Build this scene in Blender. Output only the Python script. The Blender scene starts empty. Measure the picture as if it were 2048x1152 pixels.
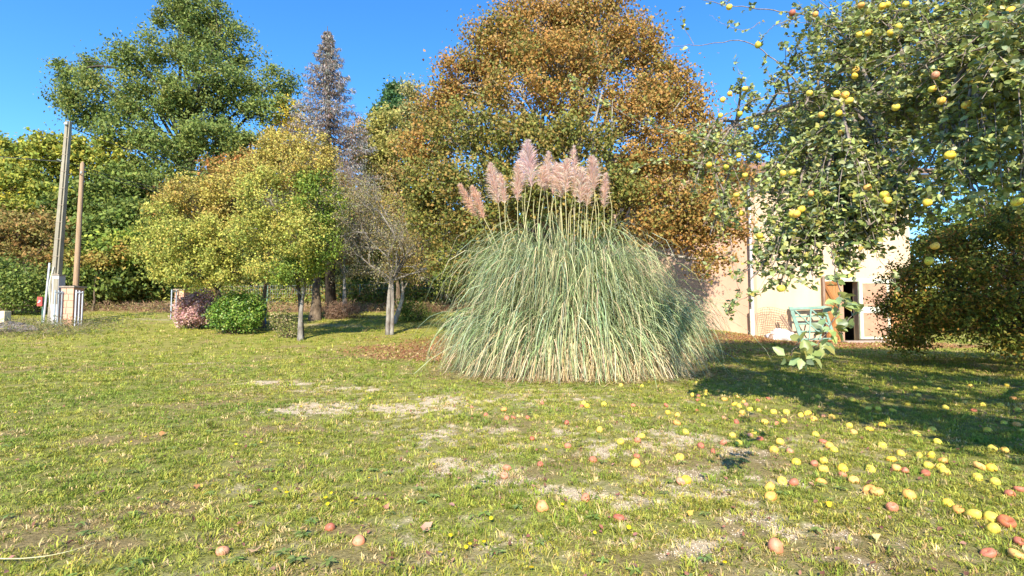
import bpy, math, random
import numpy as np
from mathutils import Vector, Euler, Matrix

rng = np.random.default_rng(7)
random.seed(7)
R = math.radians
scn = bpy.context.scene
COL = scn.collection

# ------------------------------------------------------------------ camera, light, exposure
F_PX, CX, CY = 1000.0, 1024.0, 576.0
CAM_Z, PITCH = 1.15, R(3.0)
cam_d = bpy.data.cameras.new('camera')
cam = bpy.data.objects.new('camera', cam_d)
COL.objects.link(cam)
cam.location = (0, 0, CAM_Z)
cam.rotation_euler = (R(90) + PITCH, 0, 0)
cam_d.sensor_width = 36.0
cam_d.lens = 36.0 * F_PX / 2048.0
cam_d.clip_start = 0.05
cam_d.clip_end = 2000
scn.camera = cam

SUN_EL, SUN_AZ = R(36), R(6)         # light travels towards +y, turned a little to +x
world = bpy.data.worlds.new('World')
scn.world = world
world.use_nodes = True
wn = world.node_tree
bg = wn.nodes.get('Background') or wn.nodes.new('ShaderNodeBackground')
sky = wn.nodes.new('ShaderNodeTexSky')
sky.sky_type = 'NISHITA'
sky.sun_disc = False
sky.sun_elevation = SUN_EL
sky.sun_rotation = R(180) + SUN_AZ
sky.altitude = 800
sky.air_density = 1.0
sky.dust_density = 0.0
sky.ozone_density = 5.0
hsv = wn.nodes.new('ShaderNodeHueSaturation')
hsv.inputs['Saturation'].default_value = 1.21
hsv.inputs['Value'].default_value = .87
wn.links.new(sky.outputs[0], hsv.inputs['Color'])
wn.links.new(hsv.outputs[0], bg.inputs['Color'])
bg.inputs['Strength'].default_value = 0.15
sun_d = bpy.data.lights.new('sun', 'SUN')
sun_d.energy = 3.7
sun_d.angle = R(0.6)
sun_d.color = (1.0, 0.91, 0.77)
sun = bpy.data.objects.new('sun', sun_d)
COL.objects.link(sun)
_dir = Vector((math.sin(SUN_AZ) * math.cos(SUN_EL), math.cos(SUN_AZ) * math.cos(SUN_EL), -math.sin(SUN_EL)))
sun.rotation_euler = _dir.to_track_quat('-Z', 'Y').to_euler()
sun.location = (0, -20, 30)
scn.view_settings.view_transform = 'Standard'
scn.view_settings.look = 'None'
scn.view_settings.gamma = 1
scn.view_settings.exposure = 1.38
scn.view_settings.use_curve_mapping = False
scn.render.engine = 'CYCLES'
scn.cycles.max_bounces = 6
scn.cycles.transmission_bounces = 4
scn.cycles.diffuse_bounces = 4
scn.cycles.use_denoising = True

# ------------------------------------------------------------------ numbers
def at(px, py, Y):
    """point of the place seen at pixel (px,py) of the photo, Y metres ahead"""
    u, v = (px - CX) / F_PX, (CY - py) / F_PX
    dx, dy, dz = u, math.cos(PITCH) - v * math.sin(PITCH), math.sin(PITCH) + v * math.cos(PITCH)
    t = Y / dy
    return np.array((dx * t, Y, CAM_Z + dz * t))

def hash2(ix, iy, seed):
    h = (ix.astype(np.int64) * 374761393 + iy.astype(np.int64) * 668265263 + seed * 1442695041) & 0x7fffffff
    h = (h ^ (h >> 13)) * 1274126177 & 0x7fffffff
    return ((h ^ (h >> 16)) & 0xffff) / 65535.0

def vnoise(x, y, s, seed=0):
    x = np.asarray(x, float) / s; y = np.asarray(y, float) / s
    ix, iy = np.floor(x), np.floor(y)
    fx, fy = x - ix, y - iy
    fx = fx * fx * (3 - 2 * fx); fy = fy * fy * (3 - 2 * fy)
    a, b = hash2(ix, iy, seed), hash2(ix + 1, iy, seed)
    c, d = hash2(ix, iy + 1, seed), hash2(ix + 1, iy + 1, seed)
    return (a * (1 - fx) + b * fx) * (1 - fy) + (c * (1 - fx) + d * fx) * fy

def fbm(x, y, s, seed=0, o=4):
    t, a, n = 0, 1.0, 0
    for i in range(o):
        t = t + a * vnoise(x, y, s, seed + i * 17); n += a
        s *= 0.5; a *= 0.55
    return t / n

def sstep(a, b, x):
    t = np.clip((np.asarray(x, float) - a) / (b - a), 0, 1)
    return t * t * (3 - 2 * t)

def ground_h(x, y):
    x = np.asarray(x, float); y = np.asarray(y, float)
    d = y - 15
    soft = np.where(d > 4, d, np.log1p(np.exp(np.clip(d, -30, 5) * 1.2)) / 1.2)
    right = 1 - 0.88 * sstep(8.2, 11.5, x)
    h = 0.09 * soft * right
    h = h + 0.20 * np.maximum(0, y - 38) * np.clip(1 - sstep(10, 30, x), 0.1, 1) * (1 - sstep(110, 140, y) * 0)
    h = np.minimum(h, 22 + 0 * h)
    h = h + (vnoise(x, y, 3.1, 5) - .5) * .06 * sstep(6, 10, y) + (vnoise(x, y, .6, 9) - .5) * .02
    return h

def gz(x, y):
    return float(ground_h(np.array([x]), np.array([y]))[0])

def on_ground(px, py):
    """where the ground is seen at a pixel (march along the view ray)"""
    lo = None
    Y = 1.0
    while Y < 120:
        p = at(px, py, Y)
        if p[2] <= gz(p[0], p[1]):
            lo = Y; break
        Y *= 1.01
    if lo is None:
        p = at(px, py, 60); return np.array((p[0], p[1], gz(p[0], p[1])))
    a, b = lo / 1.01, lo
    for _ in range(14):
        m = (a + b) / 2; p = at(px, py, m)
        if p[2] <= gz(p[0], p[1]): b = m
        else: a = m
    p = at(px, py, b)
    return np.array((p[0], p[1], gz(p[0], p[1])))

# ------------------------------------------------------------------ materials
def new_mat(name):
    m = bpy.data.materials.new(name); m.use_nodes = True
    nt = m.node_tree
    return m, nt, nt.nodes.get('Principled BSDF'), nt.nodes.get('Material Output')

def mat_noise(name, c1, c2, scale=8, rough=.8, bump=.3, bscale=40, detail=6, stretch=(1, 1, 1), c3=None, bdist=.01, space='Object', spec=.3):
    m, nt, p, out = new_mat(name)
    tc = nt.nodes.new('ShaderNodeTexCoord'); mp = nt.nodes.new('ShaderNodeMapping')
    mp.inputs['Scale'].default_value = stretch
    nt.links.new(tc.outputs[space], mp.inputs[0])
    n = nt.nodes.new('ShaderNodeTexNoise'); n.inputs['Scale'].default_value = scale; n.inputs['Detail'].default_value = detail
    nt.links.new(mp.outputs[0], n.inputs['Vector'])
    r = nt.nodes.new('ShaderNodeValToRGB')
    r.color_ramp.elements[0].position = .32; r.color_ramp.elements[1].position = .68
    r.color_ramp.elements[0].color = (*c1, 1); r.color_ramp.elements[1].color = (*c2, 1)
    if c3:
        e = r.color_ramp.elements.new(.8); e.color = (*c3, 1)
    nt.links.new(n.outputs['Fac'], r.inputs[0])
    nt.links.new(r.outputs[0], p.inputs['Base Color'])
    p.inputs['Roughness'].default_value = rough
    p.inputs['Specular IOR Level'].default_value = spec
    if bump:
        n2 = nt.nodes.new('ShaderNodeTexNoise'); n2.inputs['Scale'].default_value = bscale; n2.inputs['Detail'].default_value = 5
        nt.links.new(mp.outputs[0], n2.inputs['Vector'])
        b = nt.nodes.new('ShaderNodeBump'); b.inputs['Strength'].default_value = bump; b.inputs['Distance'].default_value = bdist
        nt.links.new(n2.outputs['Fac'], b.inputs['Height']); nt.links.new(b.outputs[0], p.inputs['Normal'])
    return m

def leaf_material(name, trans=.3, rough=.55, spec=.25, instancer=False):
    m, nt, p, out = new_mat(name)
    a = nt.nodes.new('ShaderNodeAttribute'); a.attribute_name = 'Col'
    col = a.outputs['Color']
    if instancer:
        a2 = nt.nodes.new('ShaderNodeAttribute'); a2.attribute_type = 'INSTANCER'; a2.attribute_name = 'tint'
        mx = nt.nodes.new('ShaderNodeMix'); mx.data_type = 'RGBA'; mx.blend_type = 'MULTIPLY'; mx.inputs[0].default_value = 1
        nt.links.new(col, mx.inputs[6]); nt.links.new(a2.outputs['Color'], mx.inputs[7]); col = mx.outputs[2]
    nt.links.new(col, p.inputs['Base Color'])
    p.inputs['Roughness'].default_value = rough; p.inputs['Specular IOR Level'].default_value = spec
    t = nt.nodes.new('ShaderNodeBsdfTranslucent'); nt.links.new(col, t.inputs['Color'])
    mix = nt.nodes.new('ShaderNodeMixShader'); mix.inputs[0].default_value = trans
    nt.links.new(p.outputs[0], mix.inputs[1]); nt.links.new(t.outputs[0], mix.inputs[2])
    nt.links.new(mix.outputs[0], out.inputs['Surface'])
    return m

M = {}
M['leaf'] = leaf_material('leaf', .3, .6, .2)
M['glossy_leaf'] = leaf_material('glossy_leaf', .28, .42, .42)
M['blade'] = leaf_material('blade', .3, .5, .3)
M['hair'] = leaf_material('hair', .55, .7, .1)
M['turf'] = leaf_material('turf', .3, .6, .2, instancer=True)
M['bark_grey'] = mat_noise('bark_grey', (.13, .105, .085), (.36, .33, .28), 9, .9, .8, 25, stretch=(1, 1, .35), c3=(.46, .46, .38), bdist=.03)
M['bark_brown'] = mat_noise('bark_brown', (.06, .04, .025), (.2, .15, .10), 8, .9, .8, 22, stretch=(1, 1, .3), bdist=.03)
M['bark_dark'] = mat_noise('bark_dark', (.03, .024, .018), (.11, .085, .06), 6, .9, .8, 18, stretch=(1, 1, .3), bdist=.03)
M['bark_pale'] = mat_noise('bark_pale', (.22, .18, .14), (.5, .46, .4), 7, .9, .6, 22, stretch=(1, 1, .35), bdist=.02)
M['bark_apple'] = mat_noise('bark_apple', (.12, .09, .07), (.32, .26, .21), 30, .85, .6, 60, stretch=(1, 1, .5), bdist=.006)
M['render_pink'] = mat_noise('render_pink', (.50, .32, .22), (.60, .395, .28), 1.1, .95, .45, 120, stretch=(1, 1, .3), bdist=.004, c3=(.56, .40, .31))
M['render_cream'] = mat_noise('render_cream', (.60, .43, .27), (.69, .515, .345), .9, .95, .45, 120, stretch=(1, 1, .3), bdist=.004, c3=(.60, .44, .29))
M['roof_tile'] = mat_noise('roof_tile', (.22, .12, .08), (.36, .2, .13), 5, .9, .4, 40)
M['soffit'] = mat_noise('soffit', (.2, .18, .17), (.27, .25, .24), 5, .8, .2, 40)
M['fascia'] = mat_noise('fascia', (.16, .10, .07), (.24, .15, .1), 12, .7, .3, 40, stretch=(1, 1, 8))
M['pvc'] = mat_noise('pvc', (.52, .56, .55), (.62, .66, .64), 3, .4, .05, 20)
M['pvc_cream'] = mat_noise('pvc_cream', (.62, .61, .48), (.70, .69, .56), 3, .4, .05, 20)
M['wood_orange'] = mat_noise('wood_orange', (.48, .23, .085), (.66, .35, .14), 6, .7, .4, 30, stretch=(6, 6, .5), bdist=.004)
M['wood_orange_dark'] = mat_noise('wood_orange_dark', (.36, .15, .05), (.48, .22, .08), 6, .7, .4, 30, stretch=(6, 6, .5), bdist=.004)
M['panel_brown'] = mat_noise('panel_brown', (.42, .23, .14), (.5, .29, .18), 4, .7, .15, 40)
M['frame_cream'] = mat_noise('frame_cream', (.62, .62, .45), (.72, .72, .55), 5, .6, .15, 40)
M['frame_green'] = mat_noise('frame_green', (.35, .42, .27), (.45, .52, .35), 5, .6, .15, 40)
M['gate_green'] = mat_noise('gate_green', (.14, .24, .18), (.21, .33, .26), 6, .6, .3, 40, c3=(.28, .38, .32))
M['wood_grey'] = mat_noise('wood_grey', (.2, .13, .09), (.36, .26, .19), 8, .85, .5, 30, stretch=(4, 4, .5))
M['dark_inside'] = mat_noise('dark_inside', (.03, .022, .02), (.05, .04, .035), 4, .9, .2, 30)
M['bag_white'] = mat_noise('bag_white', (.66, .62, .62), (.8, .77, .76), 6, .55, .5, 14, bdist=.03)
M['rust_wire'] = mat_noise('rust_wire', (.16, .07, .04), (.3, .16, .1), 20, .8, .1, 60)
M['concrete'] = mat_noise('concrete', (.24, .21, .155), (.34, .30, .22), 6, .9, .4, 50, stretch=(1, 1, .4))
M['pole_wood'] = mat_noise('pole_wood', (.30, .19, .11), (.42, .28, .17), 9, .85, .5, 30, stretch=(3, 3, .25))
M['block_pink'] = mat_noise('block_pink', (.60, .31, .20), (.70, .40, .27), 7, .9, .5, 50, c3=(.66, .48, .27))
M['mortar'] = mat_noise('mortar', (.35, .26, .2), (.45, .34, .27), 12, .95, .4, 60)
M['cap_stone'] = mat_noise('cap_stone', (.26, .2, .15), (.36, .29, .22), 9, .9, .4, 50)
M['cabinet_grey'] = mat_noise('cabinet_grey', (.42, .38, .36), (.5, .46, .43), 6, .6, .1, 30)
M['metal_grey'] = mat_noise('metal_grey', (.28, .32, .35), (.38, .43, .46), 6, .5, .1, 30)
M['white_pvc'] = mat_noise('white_pvc', (.46, .46, .50), (.58, .58, .62), 6, .4, .05, 30)
M['red_paint'] = mat_noise('red_paint', (.6, .06, .05), (.7, .1, .08), 6, .5, .05, 30)
M['white_paint'] = mat_noise('white_paint', (.75, .75, .75), (.82, .82, .82), 6, .5, .05, 30)
M['yellow_stone'] = mat_noise('yellow_stone', (.6, .5, .28), (.72, .62, .38), 9, .8, .3, 30)
M['rock_dark'] = mat_noise('rock_dark', (.09, .08, .08), (.22, .19, .18), 6, .9, .6, 20, bdist=.03)
M['post_green'] = mat_noise('post_green', (.10, .2, .15), (.16, .28, .2), 6, .6, .1, 30)
M['post_pale'] = mat_noise('post_pale', (.42, .5, .36), (.52, .6, .45), 6, .6, .1, 30)
M['galvanised'] = mat_noise('galvanised', (.3, .33, .32), (.42, .45, .44), 6, .5, .1, 30)
M['black_cable'] = mat_noise('black_cable', (.05, .05, .055), (.08, .08, .085), 6, .6, 0, 30)
M['blue_barrel'] = mat_noise('blue_barrel', (.10, .18, .42), (.14, .24, .5), 4, .5, .05, 30)
M['stem_straw'] = mat_noise('stem_straw', (.46, .42, .2), (.62, .56, .3), 30, .6, .1, 30)
M['pebble'] = mat_noise('pebble', (.50, .41, .28), (.68, .58, .43), 60, .9, .2, 60, space='Object')

def apple_mat():
    m, nt, p, out = new_mat('apple_skin')
    oi = nt.nodes.new('ShaderNodeObjectInfo')
    tc = nt.nodes.new('ShaderNodeTexCoord')
    ad = nt.nodes.new('ShaderNodeVectorMath'); ad.operation = 'MULTIPLY_ADD'
    cmb = nt.nodes.new('ShaderNodeCombineXYZ')
    ml = nt.nodes.new('ShaderNodeMath'); ml.operation = 'MULTIPLY'; ml.inputs[1].default_value = 37
    nt.links.new(oi.outputs['Random'], ml.inputs[0])
    for k in range(3): nt.links.new(ml.outputs[0], cmb.inputs[k])
    ad.inputs[1].default_value = (1, 1, 1)
    nt.links.new(tc.outputs['Object'], ad.inputs[0]); nt.links.new(cmb.outputs[0], ad.inputs[2])
    n = nt.nodes.new('ShaderNodeTexNoise'); n.inputs['Scale'].default_value = 1.3; n.inputs['Detail'].default_value = 3
    nt.links.new(ad.outputs[0], n.inputs['Vector'])
    r = nt.nodes.new('ShaderNodeValToRGB'); r.color_ramp.elements[0].position = .5; r.color_ramp.elements[1].position = .72
    r.color_ramp.elements[0].color = (0, 0, 0, 1); r.color_ramp.elements[1].color = (.8, .8, .8, 1)
    nt.links.new(n.outputs['Fac'], r.inputs[0])
    mx = nt.nodes.new('ShaderNodeMix'); mx.data_type = 'RGBA'
    nt.links.new(r.outputs[0], mx.inputs[0]); nt.links.new(oi.outputs['Color'], mx.inputs[6]); mx.inputs[7].default_value = (.60, .19, .06, 1)
    n2 = nt.nodes.new('ShaderNodeTexNoise'); n2.inputs['Scale'].default_value = 2.6; n2.inputs['Detail'].default_value = 3
    nt.links.new(ad.outputs[0], n2.inputs['Vector'])
    r2 = nt.nodes.new('ShaderNodeValToRGB'); r2.color_ramp.elements[0].position = .60; r2.color_ramp.elements[1].position = .68
    r2.color_ramp.elements[0].color = (0, 0, 0, 1); r2.color_ramp.elements[1].color = (.7, .7, .7, 1)
    nt.links.new(n2.outputs['Fac'], r2.inputs[0])
    mx2 = nt.nodes.new('ShaderNodeMix'); mx2.data_type = 'RGBA'
    nt.links.new(r2.outputs[0], mx2.inputs[0]); nt.links.new(mx.outputs[2], mx2.inputs[6]); mx2.inputs[7].default_value = (.16, .07, .03, 1)
    nt.links.new(mx2.outputs[2], p.inputs['Base Color'])
    p.inputs['Roughness'].default_value = .5; p.inputs['Specular IOR Level'].default_value = .3
    return m
M['apple'] = apple_mat()

def ground_mat():
    m, nt, p, out = new_mat('lawn_ground')
    a = nt.nodes.new('ShaderNodeAttribute'); a.attribute_name = 'Col'
    g = nt.nodes.new('ShaderNodeNewGeometry')
    n = nt.nodes.new('ShaderNodeTexNoise'); n.inputs['Scale'].default_value = 45; n.inputs['Detail'].default_value = 8; n.inputs['Roughness'].default_value = .7
    nt.links.new(g.outputs['Position'], n.inputs['Vector'])
    r = nt.nodes.new('ShaderNodeValToRGB')
    r.color_ramp.elements[0].position = .3; r.color_ramp.elements[1].position = .7
    r.color_ramp.elements[0].color = (.45, .42, .36, 1); r.color_ramp.elements[1].color = (1.35, 1.35, 1.3, 1)
    nt.links.new(n.outputs['Fac'], r.inputs[0])
    mx = nt.nodes.new('ShaderNodeMix'); mx.data_type = 'RGBA'; mx.blend_type = 'MULTIPLY'; mx.inputs[0].default_value = 1
    nt.links.new(a.outputs['Color'], mx.inputs[6]); nt.links.new(r.outputs[0], mx.inputs[7])
    nt.links.new(mx.outputs[2], p.inputs['Base Color'])
    p.inputs['Roughness'].default_value = .95; p.inputs['Specular IOR Level'].default_value = .1
    b = nt.nodes.new('ShaderNodeBump'); b.inputs['Strength'].default_value = .8; b.inputs['Distance'].default_value = .02
    nt.links.new(n.outputs['Fac'], b.inputs['Height']); nt.links.new(b.outputs[0], p.inputs['Normal'])
    return m
M['ground'] = ground_mat()

# ------------------------------------------------------------------ mesh helpers
def np_mesh(name, V, Fc, col=None, smooth=False, mat=None):
    V = np.ascontiguousarray(V, np.float32); Fc = np.ascontiguousarray(Fc, np.int32)
    me = bpy.data.meshes.new(name)
    k = Fc.shape[1]
    me.vertices.add(len(V)); me.vertices.foreach_set('co', V.ravel())
    me.loops.add(Fc.size); me.loops.foreach_set('vertex_index', Fc.ravel())
    me.polygons.add(len(Fc))
    me.polygons.foreach_set('loop_start', np.arange(0, Fc.size, k, dtype=np.int32))
    me.polygons.foreach_set('loop_total', np.full(len(Fc), k, np.int32))
    if smooth: me.polygons.foreach_set('use_smooth', np.ones(len(Fc), bool))
    me.update(calc_edges=True)
    if col is not None:
        at_ = me.color_attributes.new('Col', 'FLOAT_COLOR', 'POINT')
        c = np.ones((len(V), 4), np.float32); c[:, :3] = col
        at_.data.foreach_set('color', c.ravel())
    if mat: me.materials.append(mat)
    return me

def tag(o, label=None, cat=None, group=None, kind=None):
    if label: o['label'] = label
    if cat: o['category'] = cat
    if group: o['group'] = group
    if kind: o['kind'] = kind
    return o

def link(name, me, parent=None, loc=None):
    o = bpy.data.objects.new(name, me); COL.objects.link(o)
    if parent: o.parent = parent
    if loc is not None: o.location = loc
    return o

def empty(name, loc, label=None, cat=None, group=None, rz=0):
    o = bpy.data.objects.new(name, None); COL.objects.link(o)
    o.empty_display_size = .2; o.location = [float(v) for v in loc]; o.rotation_euler = (0, 0, rz)
    return tag(o, label, cat, group)

class MB:
    """collects quads/tris"""
    def __init__(s): s.v = []; s.f = []; s.n = 0
    def add(s, V, Fc):
        s.v.append(np.asarray(V, float)); s.f += [tuple(int(i) + s.n for i in f) for f in Fc]; s.n += len(V)
    def box(s, c, size, rot=None):
        c = np.array(c, float); h = np.array(size, float) / 2
        V = np.array([(x, y, z) for x in (-1, 1) for y in (-1, 1) for z in (-1, 1)], float) * h
        if rot is not None:
            m = np.array(Euler(rot).to_matrix()); V = V @ m.T
        s.add(V + c, [(0, 1, 3, 2), (4, 6, 7, 5), (0, 4, 5, 1), (2, 3, 7, 6), (0, 2, 6, 4), (1, 5, 7, 3)])
    def beam(s, a, b, w, h, up=(0, 0, 1)):
        a = Vector(a); b = Vector(b); d = (b - a); L = d.length; d.normalize()
        u = Vector(up); side = d.cross(u)
        if side.length < 1e-4: side = d.cross(Vector((0, 1, 0)))
        side.normalize(); u = side.cross(d).normalized()
        V = []
        for p in (a, b):
            for i, j in ((-1, -1), (1, -1), (1, 1), (-1, 1)):
                V.append(p + side * (w / 2 * i) + u * (h / 2 * j))
        s.add([tuple(v) for v in V], [(0, 3, 2, 1), (4, 5, 6, 7), (0, 1, 5, 4), (1, 2, 6, 5), (2, 3, 7, 6), (3, 0, 4, 7)])
    def tube(s, P, r, sides=6, cap=True):
        P = np.asarray(P, float); n = len(P)
        r = np.full(n, r) if np.isscalar(r) else np.asarray(r, float)
        T = np.gradient(P, axis=0); T /= np.linalg.norm(T, axis=1)[:, None] + 1e-9
        ref = np.array((0, 0, 1.)) if abs(T[0, 2]) < .9 else np.array((1., 0, 0))
        a = np.linspace(0, 2 * np.pi, sides, endpoint=False)
        rings = []
        for i in range(n):
            u = np.cross(T[i], ref); u /= np.linalg.norm(u) + 1e-9; w = np.cross(T[i], u)
            rings.append(P[i] + r[i] * (np.cos(a)[:, None] * u + np.sin(a)[:, None] * w))
        Fc = []
        for i in range(n - 1):
            for k in range(sides):
                k2 = (k + 1) % sides
                Fc.append((i * sides + k, i * sides + k2, (i + 1) * sides + k2, (i + 1) * sides + k))
        if cap:
            Fc.append(tuple(range(sides - 1, -1, -1))); Fc.append(tuple((n - 1) * sides + k for k in range(sides)))
        s.add(np.concatenate(rings), Fc)
    def build(s, name, mat, parent=None, smooth=False, bevel=0, loc=None):
        me = bpy.data.meshes.new(name)
        me.from_pydata([tuple(v) for v in np.concatenate(s.v)], [], s.f)
        me.materials.append(mat)
        if smooth:
            me.polygons.foreach_set('use_smooth', np.ones(len(me.polygons), bool))
        me.update()
        o = link(name, me, parent, loc)
        if bevel:
            b = o.modifiers.new('bevel', 'BEVEL'); b.width = bevel; b.segments = 2; b.limit_method = 'ANGLE'
        return o

def smooth_path(P, n):
    """Catmull-Rom through the points"""
    P = [np.asarray(p, float) for p in P]
    P = [2 * P[0] - P[1]] + P + [2 * P[-1] - P[-2]]
    out = []
    segs = len(P) - 3
    for t in np.linspace(0, segs - 1e-6, n):
        i = int(t); f = t - i
        a, b, c, d = P[i:i + 4]
        out.append(.5 * ((2 * b) + (-a + c) * f + (2 * a - 5 * b + 4 * c - d) * f * f + (-a + 3 * b - 3 * c + d) * f ** 3))
    return np.array(out)

def unit(v):
    return v / (np.linalg.norm(v, axis=-1, keepdims=True) + 1e-9)

def leaf_mesh(C, N, L, W, cols, quality=1, droop=.25, tdir=None):
    """one folded blade per leaf. C centres, N normals, L/W lengths"""
    n = len(C)
    t = unit(rng.normal(size=(n, 3)) + (np.array((0, 0, -droop * 3)) if tdir is None else tdir))
    N = unit(N)
    t = unit(t - N * np.sum(t * N, 1)[:, None])
    s = np.cross(N, t)
    L = np.asarray(L)[:, None]; W = np.asarray(W)[:, None]
    if quality == 0:
        V = np.stack([C - t * L * .5, C + s * W * .5 - N * W * .15, C + t * L * .5, C - s * W * .5 - N * W * .15], 1)
        idx = np.arange(n)[:, None] * 4
        Fc = np.concatenate([idx + np.array((0, 1, 2)), idx + np.array((0, 2, 3))], 0)
        k = 4
    else:
        V = np.stack([C - t * L * .5, C - t * L * .12 + s * W * .5 + N * W * .18, C + t * L * .28 + s * W * .33 + N * W * .05,
                      C + t * L * .5 - N * L * .12, C + t * L * .28 - s * W * .33 + N * W * .05, C - t * L * .12 - s * W * .5 + N * W * .18,
                      C + t * L * .08 - N * W * .02], 1)
        idx = np.arange(n)[:, None] * 7
        Fc = np.concatenate([idx + np.array(f) for f in ((0, 1, 6), (1, 2, 6), (2, 3, 6), (3, 4, 6), (4, 5, 6), (5, 0, 6))], 0)
        k = 7
    return V.reshape(-1, 3), Fc, np.repeat(cols, k, 0)

def pick_cols(pal, n, jit=.18, idx=None):
    """pal: list of (rgb, weight)"""
    c = np.array([p[0] for p in pal]); w = np.array([p[1] for p in pal], float); w /= w.sum()
    if idx is None: idx = rng.choice(len(pal), n, p=w)
    col = c[idx]
    k = 1 + rng.normal(size=(n, 1)) * jit
    return np.clip(col * np.clip(k, .45, 1.7) * (1 + rng.normal(size=(n, 3)) * .05), .004, .95)

def sphere_dirs(n):
    return unit(rng.normal(size=(n, 3)))

def lobe(px, py, Y, rpx, rpy=None, dy=None, w=1.0, pal=0):
    rpy = rpy or rpx
    c = at(px, py, Y); s = Y / F_PX
    rx, rz = rpx * s, rpy * s
    return (c, np.array((rx, dy if dy else (rx + rz) * .5, rz)), w, pal)

def make_tree(name, label, cat, base, lobes, pals, n_leaf, leaf_len, trunk_r, bark, group=None, clump=.35, per_clump=45,
              fork=.35, shell=.45, quality=0, leafmat='leaf', limb_vis=1.0, trunk_to=None, twig=True, aspect=.6, root=None,
              trunk_pts=None, gain=1.3, up=.35, extra_twigs=0, outer_col=None, jit=.18, spread=(.55, .55, .45)):
    """trunk with limbs to every lobe of the crown, sub-branches to every clump of leaves"""
    base = np.asarray(base, float)
    rt = root or empty(name, base, label, cat, group)
    ctr = sum(l[0] * l[2] for l in lobes) / sum(l[2] for l in lobes)
    top = max(lobes, key=lambda l: l[0][2])[0]
    mb = MB()
    if trunk_pts is None:
        f = base * (1 - fork) + ctr * fork
        f[:2] = base[:2] * (1 - fork * .6) + ctr[:2] * fork * .6
        trunk_pts = [base - (0, 0, .2), base * .5 + f * .5 + rng.normal(size=3) * .08, f, ctr * .6 + f * .4, top * .7 + ctr * .3]
    tp = smooth_path(trunk_pts, 18)
    tr = trunk_r * (1 - np.linspace(0, 1, 18) ** .9 * .88); tr[0] *= 1.35; tr[1] *= 1.12
    mb.tube(tp - base, tr, 9)
    vol = np.array([l[2] * (l[1][0] * l[1][2] + l[1][0] * l[1][1]) for l in lobes]); vol = vol / vol.sum()
    LC, LN, LCOL = [], [], []
    n_cl_total = max(8, n_leaf // per_clump)
    for (c, r, w, pi), vf in zip(lobes, vol):
        # limb
        h = (tp[:, 2] - base[2]); want = max(.25 * h.max(), (c[2] - base[2]) * .55)
        cand = np.where(h >= want)[0]
        k = int(cand[0]) if len(cand) else 12
        k = min(k, 15)
        j = tp[k]
        mid = (j + c) * .5 + (0, 0, .12 * np.linalg.norm(c - j)) + rng.normal(size=3) * .08 * np.linalg.norm(c - j)
        lp = smooth_path([j, mid, c], 8)
        lr = np.linspace(max(tr[k] * .6, trunk_r * .15), trunk_r * .10, 8)
        mb.tube(lp - base, lr, 6)
        ncl = max(3, int(n_cl_total * vf))
        d = sphere_dirs(ncl)
        rad = shell + (1 - shell) * rng.random(ncl) ** .6
        cc = c + d * r * rad[:, None]
        pal = pals[pi]
        for q in range(ncl):
            if twig and rng.random() < limb_vis:
                a = lp[int(rng.integers(3, 8))]
                m2 = (a + cc[q]) * .5 + rng.normal(size=3) * .06 * np.linalg.norm(cc[q] - a)
                m2[2] += .05 * np.linalg.norm(cc[q] - a)
                e = cc[q] + (cc[q] - a) * .12
                mb.tube(np.array([a, m2, e]) - base, [trunk_r * .07, trunk_r * .045, trunk_r * .012], 3, cap=False)
        nl = int(n_leaf * vf)
        who = rng.integers(0, ncl, nl)
        off = rng.normal(size=(nl, 3)) * np.array(spread) * clump
        size_cl = .6 + .8 * rng.random(ncl)
        P = cc[who] + off * size_cl[who][:, None]
        LC.append(P)
        LN.append(sphere_dirs(nl) + up * np.array((0, 0, 1.)) + .45 * unit(P - c) + np.array((0, -.25, 0)))
        # each clump leans to one colour of the palette
        wts = np.array([p[1] for p in pal], float); wts /= wts.sum()
        cidx = rng.choice(len(pal), ncl, p=wts)
        idx = np.where(rng.random(nl) < .55, cidx[who], rng.choice(len(pal), nl, p=wts))
        LCOL.append(pick_cols(pal, nl, jit, idx) * np.array((1.05, 1, .85)) * gain)
    trunk = mb.build('trunk', bark, rt, smooth=True)
    C = np.concatenate(LC); N = np.concatenate(LN); cols = np.concatenate(LCOL)
    L = leaf_len * (.65 + .7 * rng.random(len(C)))
    V, Fc, cc = leaf_mesh(C - base, N, L, L * aspect, cols, quality)
    crown = link('crown', np_mesh('crown', V, Fc, cc, mat=M[leafmat]), rt)
    crown['kind'] = 'stuff'
    return rt

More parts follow.
